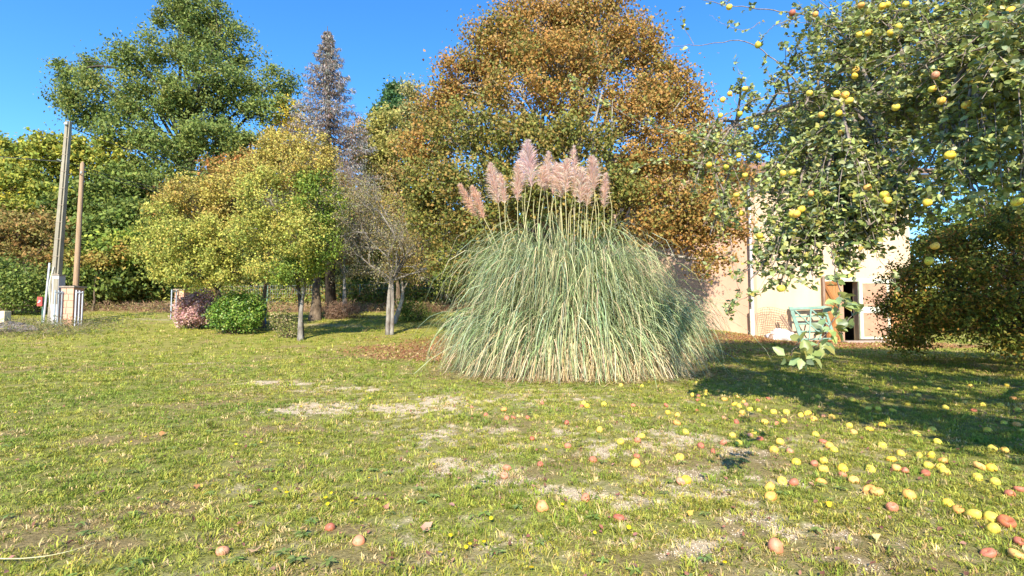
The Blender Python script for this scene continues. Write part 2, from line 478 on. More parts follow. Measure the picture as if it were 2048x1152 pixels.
def bush(name, label, cat, base, lobes, pals, n_leaf, leaf_len, group=None, clump=.18, leafmat='leaf', stem=M['bark_brown'], aspect=.6, shell=.6, up=.4, quality=0, kind=None):
    base = np.asarray(base, float)
    rt = empty(name, base, label, cat, group)
    mb = MB()
    LC, LN, LCOL = [], [], []
    vol = np.array([l[2] * (l[1][0] * l[1][2]) for l in lobes]); vol /= vol.sum()
    for (c, r, w, pi), vf in zip(lobes, vol):
        for q in range(9):
            e = c + sphere_dirs(1)[0] * r * .9
            s0 = base + np.append(rng.normal(size=2) * .12, 0)
            s0[2] = base[2] - .05
            mb.tube(np.array([s0, (s0 + e) * .5 + rng.normal(size=3) * .08, e]) - base, [.02, .012, .004], 4, cap=False)
        nl = int(n_leaf * vf); ncl = max(6, nl // 30)
        d = sphere_dirs(ncl); cc = c + d * r * (shell + (1 - shell) * rng.random((ncl, 1)) ** .6)
        who = rng.integers(0, ncl, nl)
        P = cc[who] + rng.normal(size=(nl, 3)) * clump
        g = ground_h(P[:, 0], P[:, 1]) + .03
        P[:, 2] = np.maximum(P[:, 2], g + rng.random(nl) * .05)
        LC.append(P); LN.append(sphere_dirs(nl) + up * np.array((0, 0, 1.)) + .6 * unit(P - c))
        LCOL.append(pick_cols(pals[pi], nl, .2))
    mb.build('stems', stem, rt)
    C = np.concatenate(LC); L = leaf_len * (.65 + .7 * rng.random(len(C)))
    V, Fc, cc = leaf_mesh(C - base, np.concatenate(LN), L, L * aspect, np.concatenate(LCOL), quality)
    o = link('foliage', np_mesh('foliage', V, Fc, cc, mat=M[leafmat]), rt); o['kind'] = 'stuff'
    return rt

# ------------------------------------------------------------------ ground masks
GRAVEL = [(640, 815, .9, .38), (790, 815, .8, .3), (900, 800, .55, .25), (665, 780, .7, .3), (560, 765, .9, .25), (380, 727, 1.2, .2),
          (920, 860, .35, .14), (930, 930, .4, .16), (1110, 868, .5, .22), (1280, 892, .55, .25), (1000, 962, .4, .12), (1130, 985, .5, .12),
          (1340, 960, .5, .22), (1480, 1050, .4, .15), (1570, 965, .3, .1), (1400, 1095, .4, .1), (1590, 1058, .35, .1), (1230, 900, .5, .2),
          (1130, 800, .8, .15), (980, 860, .5, .12), (1400, 990, .5, .15), (1680, 1120, .3, .08), (1250, 1000, .5, .1), (1060, 1080, .3, .06),
          (850, 870, .4, .1), (1480, 900, .5, .15), (1360, 870, .6, .2)]
BROWN = [(100, 1050, .55, .22), (340, 1020, .35, .12), (430, 1080, .3, .08), (180, 1090, .4, .08), (560, 860, .5, .15), (60, 735, 1.2, .35), (230, 880, .6, .15), (700, 1060, .25, .06), (530, 935, .4, .1)]
GRAVEL = [(on_ground(a, b)[:2], rx, ry, 1.25 if i < 3 else 1.05 if i < 6 else .95) for i, (a, b, rx, ry) in enumerate(GRAVEL)]
BROWN = [(on_ground(a, b)[:2], rx, ry) for a, b, rx, ry in BROWN]

def masks(x, y):
    g = np.zeros_like(x)
    for c, rx, ry, wt in GRAVEL:
        g = np.maximum(g, wt * np.exp(-(((x - c[0]) / rx) ** 2 + ((y - c[1]) / (ry * 1.6)) ** 2)))
    zone = sstep(-3.2, -1.0, x) * (1 - sstep(2.6, 4, x)) * sstep(1.5, 2.6, y) * (1 - sstep(7.6, 8.6, y))
    n = fbm(x, y, .35, 3, 5); n2 = fbm(x, y, 1.1, 21, 3)
    n3 = fbm(x, y, .13, 91, 3)
    n4 = fbm(x, y, .09, 191, 2)
    gravel = sstep(.52, .76, g * .30 + n * .22 + n3 * .28 + n4 * .30 + .0) * sstep(.08, .5, g) + zone * sstep(.48, .68, n * .2 + n2 * .2 + n3 * .3 + n4 * .32) * .6
    gravel = np.clip(gravel, 0, 1)
    b = np.zeros_like(x)
    for c, rx, ry in BROWN:
        b = np.maximum(b, np.exp(-(((x - c[0]) / rx) ** 2 + ((y - c[1]) / (ry * 1.6)) ** 2)))
    brown = sstep(.42, .7, b * .6 + fbm(x, y, .3, 77, 4) * .5 - .05)
    brown = np.maximum(brown, sstep(.60, .74, fbm(x, y, .8, 55, 4)) * .8)
    litter = np.exp(-(((x - 1.0) / 5.8) ** 2 + ((y - 15.5) / 4.2) ** 2)) * 1.15
    litter = np.maximum(litter, sstep(4, 6, x) * (1 - sstep(15, 17.5, x)) * np.exp(-((y - 18.3) / 1.9) ** 2))
    litter = np.clip(sstep(.38, .75, litter * .8 + fbm(x, y, .7, 31, 4) * .5 - .1), 0, 1)
    return gravel, brown, litter

def far_bank(x, y):
    """dry bank beyond the lawn on the left"""
    t = sstep(28.5, 30, y + (vnoise(x, y, 2, 4) - .5) * 1.5) * (1 - sstep(9, 13, x))
    return t

# ------------------------------------------------------------------ ground sheet
def axis_y():
    y = [-25.0]
    while y[-1] < 600:
        a = y[-1]
        st = .03 if 1.6 <= a < 3 else (.0155 * a if a >= 3 else max(.03, .15 * (1.6 - a)))
        st = max(st, .03); st = min(st, .45 if a < 45 else 40)
        y.append(a + st)
    return np.array(y)

def axis_x():
    p = [0.0]
    while p[-1] < 600:
        a = p[-1]
        p.append(a + (.042 if a < 2.5 else .017 * a if a < 24 else min(.06 * a, 30)))
    p = np.array(p)
    return np.concatenate([-p[:0:-1], p])

def build_ground():
    xs, ys = axis_x(), axis_y()
    X, Y = np.meshgrid(xs, ys)
    x, y = X.ravel(), Y.ravel()
    z = ground_h(x, y)
    gravel, brown, litter = masks(x, y)
    z = z - gravel * .008
    nx, ny = len(xs), len(ys)
    i = (np.arange(ny - 1)[:, None] * nx + np.arange(nx - 1)).ravel()
    Fc = np.stack([i, i + 1, i + nx + 1, i + nx], 1)
    n = fbm(x, y, 1.7, 11, 4); n2 = fbm(x, y, .12, 12, 3); n3 = fbm(x, y, 5, 13, 3)
    near = np.array((.26, .26, .075)); far = np.array((.30, .29, .07))
    t = sstep(5, 17, y)[:, None]
    c = near * (1 - t) + far * t
    dry = .6 * sstep(.36, .68, n * .6 + n3 * .4)[:, None]
    c = c * (1 - dry * .7) + np.array((.27, .23, .085)) * dry * .7
    c = c * (.8 + .4 * n2[:, None])
    c = c * (1 - gravel[:, None]) + np.array((.60, .49, .34)) * gravel[:, None] * (.75 + .5 * n2[:, None])
    c = c * (1 - brown[:, None] * .7) + np.array((.29, .20, .11)) * brown[:, None] * .7
    lc = np.array((.33, .17, .085)) * (.7 + .6 * n2[:, None])
    c = c * (1 - litter[:, None] * .75) + lc * litter[:, None] * .75
    fb = far_bank(x, y)[:, None]
    bank = np.array((.27, .17, .09)) * (.6 + .8 * n[:, None])
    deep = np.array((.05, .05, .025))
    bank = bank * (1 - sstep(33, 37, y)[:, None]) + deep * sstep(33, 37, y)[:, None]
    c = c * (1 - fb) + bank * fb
    # pale strip of the drive between the gate pillars
    dr = (np.exp(-((y - 24.6 + .25 * (x + 17)) / .35) ** 2) * sstep(-20, -19, x) * (1 - sstep(-8, -5, x)))[:, None]
    c = c * (1 - dr * .75) + np.array((.42, .36, .24)) * dr * .75
    o = link('ground', np_mesh('ground', np.stack([x, y, z], 1), Fc, c, smooth=True, mat=M['ground']))
    o['kind'] = 'structure'
    return o
build_ground()

# ------------------------------------------------------------------ scattered stuff by instances on computed points
def scatter(name, P, sources, scale, tint=None, tilt=.15, rotz=None):
    """one mesh of points; a node group sets one of the source meshes on each"""
    me = bpy.data.meshes.new(name)
    me.vertices.add(len(P)); me.vertices.foreach_set('co', np.ascontiguousarray(P, np.float32).ravel())
    a = me.attributes.new('sc', 'FLOAT', 'POINT'); a.data.foreach_set('value', np.ascontiguousarray(scale, np.float32))
    rot = np.stack([rng.normal(size=len(P)) * tilt, rng.normal(size=len(P)) * tilt, rng.random(len(P)) * 6.283 if rotz is None else rotz], 1)
    a = me.attributes.new('rot', 'FLOAT_VECTOR', 'POINT'); a.data.foreach_set('vector', np.ascontiguousarray(rot, np.float32).ravel())
    a = me.attributes.new('pick', 'INT', 'POINT'); a.data.foreach_set('value', rng.integers(0, len(sources), len(P)).astype(np.int32))
    if tint is not None:
        a = me.attributes.new('tint', 'FLOAT_COLOR', 'POINT')
        c = np.ones((len(P), 4), np.float32); c[:, :3] = tint; a.data.foreach_set('color', c.ravel())
    me.update()
    o = link(name, me)
    ng = bpy.data.node_groups.new(name + '_nodes', 'GeometryNodeTree')
    ng.interface.new_socket('Geometry', in_out='INPUT', socket_type='NodeSocketGeometry')
    ng.interface.new_socket('Geometry', in_out='OUTPUT', socket_type='NodeSocketGeometry')
    N = ng.nodes; Lk = ng.links
    gi, go = N.new('NodeGroupInput'), N.new('NodeGroupOutput')
    mp = N.new('GeometryNodeMeshToPoints')
    Lk.new(gi.outputs[0], mp.inputs[0])
    g2i = N.new('GeometryNodeGeometryToInstance')
    for s in reversed(sources):
        oi = N.new('GeometryNodeObjectInfo'); oi.inputs['Object'].default_value = s
        Lk.new(oi.outputs['Geometry'], g2i.inputs[0])
    ip = N.new('GeometryNodeInstanceOnPoints')
    ip.inputs['Pick Instance'].default_value = True
    def attr(nm, ty):
        q = N.new('GeometryNodeInputNamedAttribute'); q.data_type = ty; q.inputs['Name'].default_value = nm
        return q.outputs['Attribute']
    Lk.new(mp.outputs[0], ip.inputs['Points']); Lk.new(g2i.outputs[0], ip.inputs['Instance'])
    Lk.new(attr('pick', 'INT'), ip.inputs['Instance Index'])
    e2r = N.new('FunctionNodeEulerToRotation'); Lk.new(attr('rot', 'FLOAT_VECTOR'), e2r.inputs[0])
    Lk.new(e2r.outputs[0], ip.inputs['Rotation'])
    Lk.new(attr('sc', 'FLOAT'), ip.inputs['Scale'])
    Lk.new(ip.outputs[0], go.inputs[0])
    md = o.modifiers.new('scatter', 'NODES'); md.node_group = ng
    o['kind'] = 'stuff'
    return o

def hidden_source(name, me):
    return bpy.data.objects.new(name, me)     # never linked to the scene: only its mesh is used

def blades_mesh(name, n, h, spread, w, lean, cols, mat, segs=2):
    V, Fc, C = [], [], []
    for i in range(n):
        a = random.uniform(0, 6.283); rr = spread * math.sqrt(random.random())
        b = np.array((math.cos(a) * rr, math.sin(a) * rr, -.006))
        d = np.array((math.cos(a + random.gauss(0, .8)), math.sin(a + random.gauss(0, .8)), 0)) * random.uniform(.25, 1) * lean
        hh = h * random.uniform(.5, 1.25); ww = w * random.uniform(.7, 1.3)
        s = unit(np.array((-d[1], d[0], 0)) + rng.normal(size=3) * .01) * ww / 2
        k = len(V)
        V += [b - s, b + s]
        m = b + d * hh * .35 + np.array((0, 0, hh * .62))
        V += [m - s * .85, m + s * .85]
        V += [b + d * hh + np.array((0, 0, hh * (.95 - .3 * lean * random.random())))]
        Fc += [(k, k + 1, k + 3), (k, k + 3, k + 2), (k + 2, k + 3, k + 4)]
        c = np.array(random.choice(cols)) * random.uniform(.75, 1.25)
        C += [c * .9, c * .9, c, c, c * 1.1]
    return np_mesh(name, np.array(V), np.array(Fc), np.array(C), mat=mat)

def lawn():
    white = [(1, 1, 1), (.9, 1, .75), (1.15, 1.1, .9), (.7, .85, .6), (1.2, 1.0, .8)]
    short = [hidden_source('tuft', blades_mesh('tuft', 15, .024, .030, .0044, 1.5, white, M['turf'])) for _ in range(6)]
    tall = [hidden_source('tall_tuft', blades_mesh('tall_tuft', 12, .042, .03, .005, 1.1, white, M['turf'])) for _ in range(4)]
    rows = []
    for y0, y1, dens, sc in ((1.7, 3.2, 1150, 1.0), (3.2, 5, 720, 1.1), (5, 8, 330, 1.35), (8, 13, 120, 1.9), (13, 20, 42, 2.6), (20, 30, 14, 3.6)):
        half = y1 * 1.12 + .8
        n = int((y1 - y0) * 2 * half * dens)
        x = rng.uniform(-half, half, n); y = rng.uniform(y0, y1, n)
        keep = np.abs(x) < y * 1.1 + .8
        rows.append((x[keep], y[keep], np.full(keep.sum(), sc)))
    x = np.concatenate([r[0] for r in rows]); y = np.concatenate([r[1] for r in rows]); s = np.concatenate([r[2] for r in rows])
    gravel, brown, litter = masks(x, y)
    clump = fbm(x, y, .22, 41, 3)
    p = np.clip(.42 + 1.3 * sstep(.3, .62, clump), 0, 1) * (1 - .72 * gravel) * (1 - .5 * brown) * (1 - .55 * litter)
    p *= 1 - .9 * (((x - 1.25) / 1.7) ** 2 + ((y - 10.4) / 1.2) ** 2 < 1)
    p *= 1 - sstep(10.0, 10.6, x) * sstep(18.9, 19.3, y) * (1 - sstep(16.2, 16.6, x)) * .9
    p *= 1 - sstep(28, 29.5, y) * (x < 10)
    keep = rng.random(len(x)) < p
    x, y, s, clump = x[keep], y[keep], s[keep], clump[keep]
    brown, litter, gravel = brown[keep], litter[keep], gravel[keep]
    z = ground_h(x, y)
    n1 = fbm(x, y, 1.5, 61, 4); n2 = fbm(x, y, .4, 62, 3); n3 = fbm(x, y, 6, 63, 2)
    g = np.array((.225, .285, .058)); yel = np.array((.385, .37, .095)); straw = np.array((.50, .40, .24)); lush = np.array((.125, .235, .05))
    t = (.12 + .68 * sstep(.30, .70, n1 * .5 + n2 * .5))[:, None]
    c = g * (1 - t) + yel * t
    l = sstep(.55, .7, fbm(x, y, .9, 64, 3))[:, None]
    c = c * (1 - l * .4) + lush * l * .4
    st = (rng.random(len(x)) < .10 + .35 * brown + .3 * gravel + .15 * litter)[:, None]
    c = np.where(st, straw * (.7 + .5 * rng.random((len(x), 1))), c)
    c = c * (.75 + .5 * rng.random((len(x), 1)))
    c = c * (1.17 + .10 * sstep(8, 18, y)[:, None]) * np.array((1.06, 1, .85))
    tallm = (clump > .56) & (rng.random(len(x)) < .22)
    P = np.stack([x, y, z], 1)
    sc = s * (.65 + .7 * rng.random(len(x)))
    a = scatter('lawn_grass', P[~tallm], short, sc[~tallm], c[~tallm])
    tag(a, 'short patchy green and yellowed lawn grass over the whole garden', 'grass')
    b = scatter('tufted_grass', P[tallm], tall, sc[tallm], c[tallm] * .9)
    tag(b, 'slightly longer darker green tufts standing out of the lawn', 'grass')
    # gravel
    n = 260000
    gx = rng.uniform(-6, 5, n); gy = 1.9 + 8.5 * rng.random(n) ** 1.3
    gm, _, _ = masks(gx, gy)
    k = (rng.random(n) < gm * .9) & (gm > .10)
    gx, gy = gx[k], gy[k]
    peb = []
    for q in range(4):
        d = unit(np.array([(1, 0, 0), (-1, 0, 0), (0, 1, 0), (0, -1, 0), (0, 0, 1), (0, 0, -1)], float)) * (1, .8, .6) * (1 + rng.normal(size=(6, 1)) * .2)
        me = np_mesh('pebble', d * .0055, np.array([(0, 2, 4), (2, 1, 4), (1, 3, 4), (3, 0, 4), (2, 0, 5), (1, 2, 5), (3, 1, 5), (0, 3, 5)]), mat=M['pebble'])
        peb.append(hidden_source('pebble', me))
    o = scatter('gravel', np.stack([gx, gy, ground_h(gx, gy) - .004], 1), peb, .5 + .9 * rng.random(len(gx)) ** 2 + gy * .05)
    tag(o, 'pale beige gravel showing through thin grass in worn patches', 'gravel')
lawn()

# ------------------------------------------------------------------ fallen leaves (litter) and lawn flowers
def flat_leaves(name, label, cat, P, L, cols, lift=.02):
    n = len(P)
    N = rng.normal(size=(n, 3)) * .45 + np.array((0, 0, 1.))
    V, Fc, cc = leaf_mesh(P + (0, 0, lift), N, L, L * .62, cols, 1 if n < 5000 else 0, tdir=np.zeros(3))
    o = link(name, np_mesh(name, V, Fc, cc, mat=M['leaf'])); tag(o, label, cat, kind='stuff')
    return o

def litter_all():
    n = 60000
    x = rng.uniform(-8, 17, n); y = rng.uniform(10, 21, n)
    _, _, lt = masks(x, y)
    keep = rng.random(n) < lt * .75
    x, y = x[keep], y[keep]
    P = np.stack([x, y, ground_h(x, y)], 1)
    pal = [((.42, .20, .10), 3), ((.52, .30, .16), 2), ((.30, .14, .07), 2), ((.5, .36, .12), 1)]
    flat_leaves('leaf_litter', 'rusty fallen leaves carpeting the grass under the large maple and before the house', 'leaf litter', P, .07 * (.6 + .8 * rng.random(len(x))), pick_cols(pal, len(x)), .03)
    # sparse small brown leaf bits over the near lawn
    n = 1500
    y = 2 + 9 * rng.random(n) ** 1.1; x = rng.uniform(-1, 1, n) * (y * 1.1)
    k = (x > -.6 * y) | (rng.random(n) < .35)
    x, y = x[k], y[k]
    P = np.stack([x, y, ground_h(x, y)], 1)
    pal = [((.30, .13, .09), 3), ((.42, .22, .16), 2), ((.22, .10, .07), 2)]
    flat_leaves('leaf_scraps', 'small curled brown leaf scraps scattered thinly through the near lawn', 'leaf litter', P, .028 * (.5 + .9 * rng.random(len(x))), pick_cols(pal, len(x)), .018)
litter_all()

FLOWERS = [(940, 1103), (932, 1105), (968, 1098), (901, 1085), (655, 1017), (1063, 1150), (1258, 1065), (1125, 1017), (982, 1049), (704, 1012), (800, 976), (738, 964), (868, 934), (857, 916), (798, 901), (765, 938),
           (550, 990), (573, 993), (651, 1008), (662, 997), (844, 880), (829, 885), (884, 886), (1092, 906), (1128, 902), (1138, 931), (1195, 970), (1112, 837), (515, 806), (531, 803), (538, 825), (592, 815), (602, 817), (535, 830), (562, 835),
           (598, 893), (522, 889), (290, 881), (262, 892), (472, 893), (367, 802), (30, 831), (82, 803), (157, 780), (700, 820), (725, 805), (740, 800), (745, 810), (760, 803), (735, 797), (787, 777), (838, 798),
           (270, 757), (160, 740), (85, 740), (90, 738), (150, 703), (1450, 1138), (880, 1120), (1190, 1075)]
def weeds():
    n = 300
    y = 1.9 + 9 * rng.random(n) ** 1.3; x = rng.uniform(-1, 1, n) * (y * 1.08)
    P, T = [], []
    for i in range(n):
        k = int(rng.integers(4, 9)); a = rng.random() * 6.28 + np.arange(k) * 6.283 / k + rng.normal(size=k) * .2
        r = rng.uniform(.012, .03, k)
        P.append(np.stack([x[i] + np.cos(a) * r, y[i] + np.sin(a) * r, np.full(k, 0.)], 1)); T.append(np.stack([np.cos(a), np.sin(a), np.full(k, .35)], 1))
    P = np.concatenate(P); T = np.concatenate(T)
    P[:, 2] = ground_h(P[:, 0], P[:, 1]) + .022
    L = rng.uniform(.025, .055, len(P))
    V, Fc, cc = leaf_mesh(P, rng.normal(size=P.shape) * .15 + (0, 0, 1.), L, L * .38, pick_cols([((.21, .29, .07), 3), ((.27, .33, .09), 2), ((.18, .25, .08), 1)], len(P), .2), 1, tdir=T * 20)
    tag(link('lawn_weeds', np_mesh('lawn_weeds', V, Fc, cc, mat=M['leaf'])), 'flat rosettes of broad leaved weeds among the lawn grass', 'weeds', kind='stuff')
weeds()
def flowers():
    V, Fc, C = [], [], []
    for px, py in FLOWERS:
        p = on_ground(px, py + 2)
        h = random.uniform(.03, .05); r = random.uniform(.009, .014)
        k = len(V)
        V += [p + (-.001, 0, 0), p + (.001, 0, 0), p + (0, 0, h)]; Fc.append((k, k + 1, k + 2)); C += [(.15, .22, .05)] * 3
        tilt = Euler((random.uniform(-.2, .9), random.uniform(-.3, .3), 0)).to_matrix()
        k = len(V); V.append(p + (0, 0, h + .003)); C.append((.75, .42, .01))
        for q in range(16):
            rr = r if q % 2 == 0 else r * .72
            v = tilt @ Vector((math.cos(q * .3927) * rr, math.sin(q * .3927) * rr, 0))
            V.append(p + (0, 0, h) + np.array(v)); C.append((.85, .66, .02))
        for q in range(16): Fc.append((k, k + 1 + q, k + 1 + (q + 1) % 16))
    o = link('lawn_flowers', np_mesh('lawn_flowers', np.array(V), np.array(Fc), np.array(C), mat=M['leaf']))
    tag(o, 'tiny yellow hawkbit flowers dotted through the lawn', 'flowers', kind='stuff')
flowers()

# ------------------------------------------------------------------ house
def house():
    t = empty('house', (9.8, 20, 0), 'pink and cream rendered house wall with grey downpipe and barn door behind the apple tree', 'house')
    inv = np.array((9.8, 20, 0))
    C0 = np.array((9.8, 20.0)); A = np.array((4.6, 22.5)); Rr = np.array((16.0, 20.0))
    zt = at(1513, 356, 20)[2]
    def poly_wall(name, a, b, za, zb, mat, thick=.3, z0=-1.5):
        d = unit(b - a); n = np.array((-d[1], d[0])) * thick      # inward
        V = []
        for p, z in ((a, za), (b, zb)):
            for q in (p, p + n):
                V += [(q[0], q[1], z0), (q[0], q[1], z)]
        mb = MB(); mb.add(np.array(V) - inv, [(0, 1, 5, 4), (2, 6, 7, 3), (0, 2, 3, 1), (4, 5, 7, 6), (1, 3, 7, 5), (0, 4, 6, 2)])
        return mb.build(name, mat, t)
    w = poly_wall('wall', A, C0 - (.004, 0), zt + 1.45, zt, M['render_pink']); w['label'] = 'pink rendered wall under the maple branches'
    # front wall with the doorway left open
    xl, xr = at(1645, 600, 20)[0], at(1716, 600, 20)[0]
    zd = at(1680, 563, 20)[2]
    mb = MB()
    def fb(x0, x1, z0, z1): mb.box(np.array(((x0 + x1) / 2, 20.15, (z0 + z1) / 2)) - inv, (x1 - x0, .3, z1 - z0))
    fb(C0[0], xl, -1.5, zt); fb(xr, Rr[0], -1.5, zt); fb(xl, xr, zd, zt)
    w = mb.build('wall', M['render_cream'], t); w['label'] = 'cream rendered wall with the barn doorway'
    mb = MB()
    mb.box(np.array((16.15 - .3 + .003, 24.7, 2.6)) - inv, (.3, 8.8, zt + 1.5)); mb.box(np.array((11, 29.2, 2.6)) - inv, (9.6, .3, zt + 1.5))
    mb.box(np.array((4.75, 26, 3.2)) - inv, (.3, 6.4, zt + 2.4))
    mb.build('back_wall', M['render_cream'], t)
    mb = MB(); mb.box(np.array(((xl + xr) / 2, 22, 1)) - inv, (3.2, .1, 4)); mb.box(np.array((xl - .8, 21.15, 1)) - inv, (.1, 1.7, 4)); mb.box(np.array((xr + .8, 21.15, 1)) - inv, (.1, 1.7, 4))
    mb.box(np.array(((xl + xr) / 2, 21.2, zd + .3)) - inv, (1.5, 1.5, .1))
    mb.build('dark_interior', M['dark_inside'], t)
    # roof over the front, with soffit and fascia
    mb = MB()
    V = [(9.3, 19.25, zt - .02), (16.6, 19.25, zt - .02), (16.6, 24.6, zt + 1.9), (9.3, 24.6, zt + 1.9)]
    V2 = [(x, y, z + .16) for x, y, z in V]
    mb.add(np.array(V + V2) - inv, [(0, 3, 2, 1), (4, 5, 6, 7), (0, 1, 5, 4), (1, 2, 6, 5), (2, 3, 7, 6), (3, 0, 4, 7)])
    V = [(9.3, 29.8, zt - .02), (16.6, 29.8, zt - .02), (16.6, 24.61, zt + 1.9), (9.3, 24.61, zt + 1.9)]
    V2 = [(x, y, z + .16) for x, y, z in V]
    mb.add(np.array(V + V2) - inv, [(0, 1, 2, 3), (4, 7, 6, 5), (0, 4, 5, 1), (1, 5, 6, 2), (2, 6, 7, 3), (3, 7, 4, 0)])
    rf = mb.build('roof', M['roof_tile'], t)
    mb = MB(); mb.box(np.array((12.95, 19.22, zt + .06)) - inv, (7.3, .04, .2)); mb.build('fascia', M['fascia'], rf)
    mb = MB(); mb.box(np.array((12.95, 19.63, zt - .06)) - inv, (7.28, .72, .03)); mb.build('soffit', M['soffit'], rf)
    mb = MB()
    d = unit(A - C0); n = np.array((d[1], -d[0])); n = n if n[1] < 0 else -n
    P = []
    for p, z in ((C0 - d * .35, zt - .02), (A + d * .5, zt + 1.62)):
        for q in (p + n * .55, p - n * 6.5): P += [(q[0], q[1], z + .02), (q[0], q[1], z + .2)]
    mb.add(np.array(P) - inv, [(0, 1, 5, 4), (2, 6, 7, 3), (0, 2, 3, 1), (4, 5, 7, 6), (1, 3, 7, 5), (0, 4, 6, 2)])
    mb.build('gable_roof', M['soffit'], t)
    # downpipes
    mb = MB(); a = at(1497, 352, 19.86); b = at(1514, 688, 19.86); b[0] = a[0] + .04
    mb.tube(np.array([a + (0, -.35, .12), a + (0, -.1, -.15), a + (0, 0, -.4), b * .4 + a * .6, b]) - inv, .055, 10)
    for k in (.2, .5, .8): mb.tube(np.array([a * (1 - k) + b * k + (0, 0, .03), a * (1 - k) + b * k - (0, 0, .03)]) - inv, .066, 10)
    mb.build('downpipe', M['pvc'], t, smooth=False)
    mb = MB(); m_ = at(1508, 618, 19.86)
    m_[0] = a[0] - .09 + .12 * .4
    mb.tube(np.array([m_, (m_[0] + .02, m_[1], -.15)]) - inv, .05, 10); mb.build('downpipe', M['pvc_cream'], t)
    # lintel
    mb = MB(); mb.box(np.array(((xl + at(1818, 600, 20)[0]) / 2, 19.96, zd + .045)) - inv, (at(1818, 600, 20)[0] - xl + .1, .1, .09)); mb.build('lintel', M['frame_cream'], t)
    mb = MB(); mb.box(np.array((xl - .01, 19.93, (zd + .2) / 2)) - inv, (.09, .14, zd + .2)); mb.build('door_post', M['wood_grey'], t)
    # open leaf: planks, ledges, braces, seen turned towards us
    z0 = .08
    pa = np.array((xl + .06, 19.93)); pb = np.array((at(1678, 600, 19.45)[0], 19.45))
    dl = unit(pb - pa); Lw = float(np.linalg.norm(pb - pa)); dn = np.array((dl[1], -dl[0]))
    leaf = MB(); leaf.box(np.append((pa + pb) / 2 + dn * -.012, (z0 + zd) / 2) - inv, (Lw, .014, zd - z0), (0, 0, math.atan2(dl[1], dl[0])))
    leaf = leaf.build('door_leaf', M['wood_orange_dark'], t); leaf['label'] = 'orange plank barn door leaf standing open with diagonal braces'
    np_ = 5
    for i in range(np_):
        c = pa + dl * Lw * (i + .5) / np_
        mb = MB(); mb.box(np.append(c, (z0 + zd) / 2) - inv, (Lw / np_ - .008, .022, zd - z0), (0, 0, math.atan2(dl[1], dl[0])))
        mb.build('plank', M['wood_orange'], leaf)
    def brace(u0, z_0, u1, z_1, nm):
        a_ = np.append(pa + dl * Lw * u0 + dn * .03, z_0) - inv; b_ = np.append(pa + dl * Lw * u1 + dn * .03, z_1) - inv
        mb = MB(); mb.beam(a_, b_, .035, .1, up=(0, 0, 1) if abs(z_1 - z_0) < .2 else (dl[0], dl[1], 0)); mb.build(nm, M['wood_orange_dark'], leaf)
    zm = at(1660, 617, 19.7)[2]
    brace(.02, zd - .1, .98, zd - .1, 'ledge'); brace(.02, zm, .98, zm, 'ledge'); brace(.02, .25, .98, .25, 'ledge')
    brace(.08, zd - .15, .92, zm + .05, 'brace'); brace(.92, zm - .08, .1, .3, 'brace')
    mb = MB(); mb.box(np.array((at(1682, 600, 20.1)[0], 20.12, zd / 2)) - inv, (.2, .05, zd)); mb.build('inner_jamb', M['panel_brown'], t)
    # closed leaf: cream frame and two brown panels
    X = lambda px: at(px, 600, 19.93)[0]
    Z = lambda py: at(1740, py, 19.93)[2]
    dr = MB(); dr.box(np.array(((X(1717) + X(1779)) / 2, 19.955, (Z(563) + Z(678)) / 2)) - inv, (X(1779) - X(1717), .03, Z(563) - Z(678)))
    dr = dr.build('door_leaf', M['frame_cream'], t); dr['label'] = 'closed door leaf of two brown panels in a cream frame'
    def fr(nm, px0, px1, py0, py1, m, y=19.93, th=.04):
        q = MB(); q.box(np.array(((X(px0) + X(px1)) / 2, y, (Z(py0) + Z(py1)) / 2)) - inv, (X(px1) - X(px0) - .003, th, abs(Z(py0) - Z(py1)) - .003)); return q.build(nm, m, dr, bevel=.004)
    fr('stile', 1717, 1720.5, 563, 678, M['frame_green'], 19.915); fr('stile', 1720.5, 1725, 563, 678, M['frame_cream'])
    fr('stile', 1774, 1779, 568, 678, M['frame_cream']); fr('rail', 1725, 1779, 562, 567, M['frame_cream'], 19.925)
    fr('rail', 1725, 1774, 614, 626, M['frame_cream']); fr('rail', 1725, 1774, 674, 678, M['frame_cream'])
    fr('panel', 1725.5, 1773.5, 567.5, 613.5, M['panel_brown'], 19.94, .02); fr('panel', 1725.5, 1773.5, 626.5, 673.5, M['panel_brown'], 19.94, .02)
    pl = MB(); pl.box(np.array(((X(1781) + X(1820)) / 2, 19.965, (Z(572) + Z(677)) / 2)) - inv, (X(1820) - X(1781), .02, Z(572) - Z(677)))
    pl = pl.build('plank_door', M['wood_orange_dark'], t)
    for i in range(4):
        q = MB(); a_ = 1781.5 + i * 9.6; q.box(np.array(((X(a_) + X(a_ + 9)) / 2, 19.945, (Z(573) + Z(677)) / 2)) - inv, (X(a_ + 9) - X(a_), .022, Z(573) - Z(677))); q.build('plank', M['wood_orange'], pl)
    q = MB(); q.box(np.array((X(1800), 19.925, Z(640))) - inv, (X(1820) - X(1781), .02, .1)); q.build('ledge', M['wood_orange_dark'], pl)
    # doorstep
    q = MB(); q.box(np.array(((X(1668) + X(1822)) / 2, 19.6, .03)) - inv, (X(1822) - X(1668), .75, .16)); s = q.build('doorstep', M['mortar'], t, bevel=.03)
house()

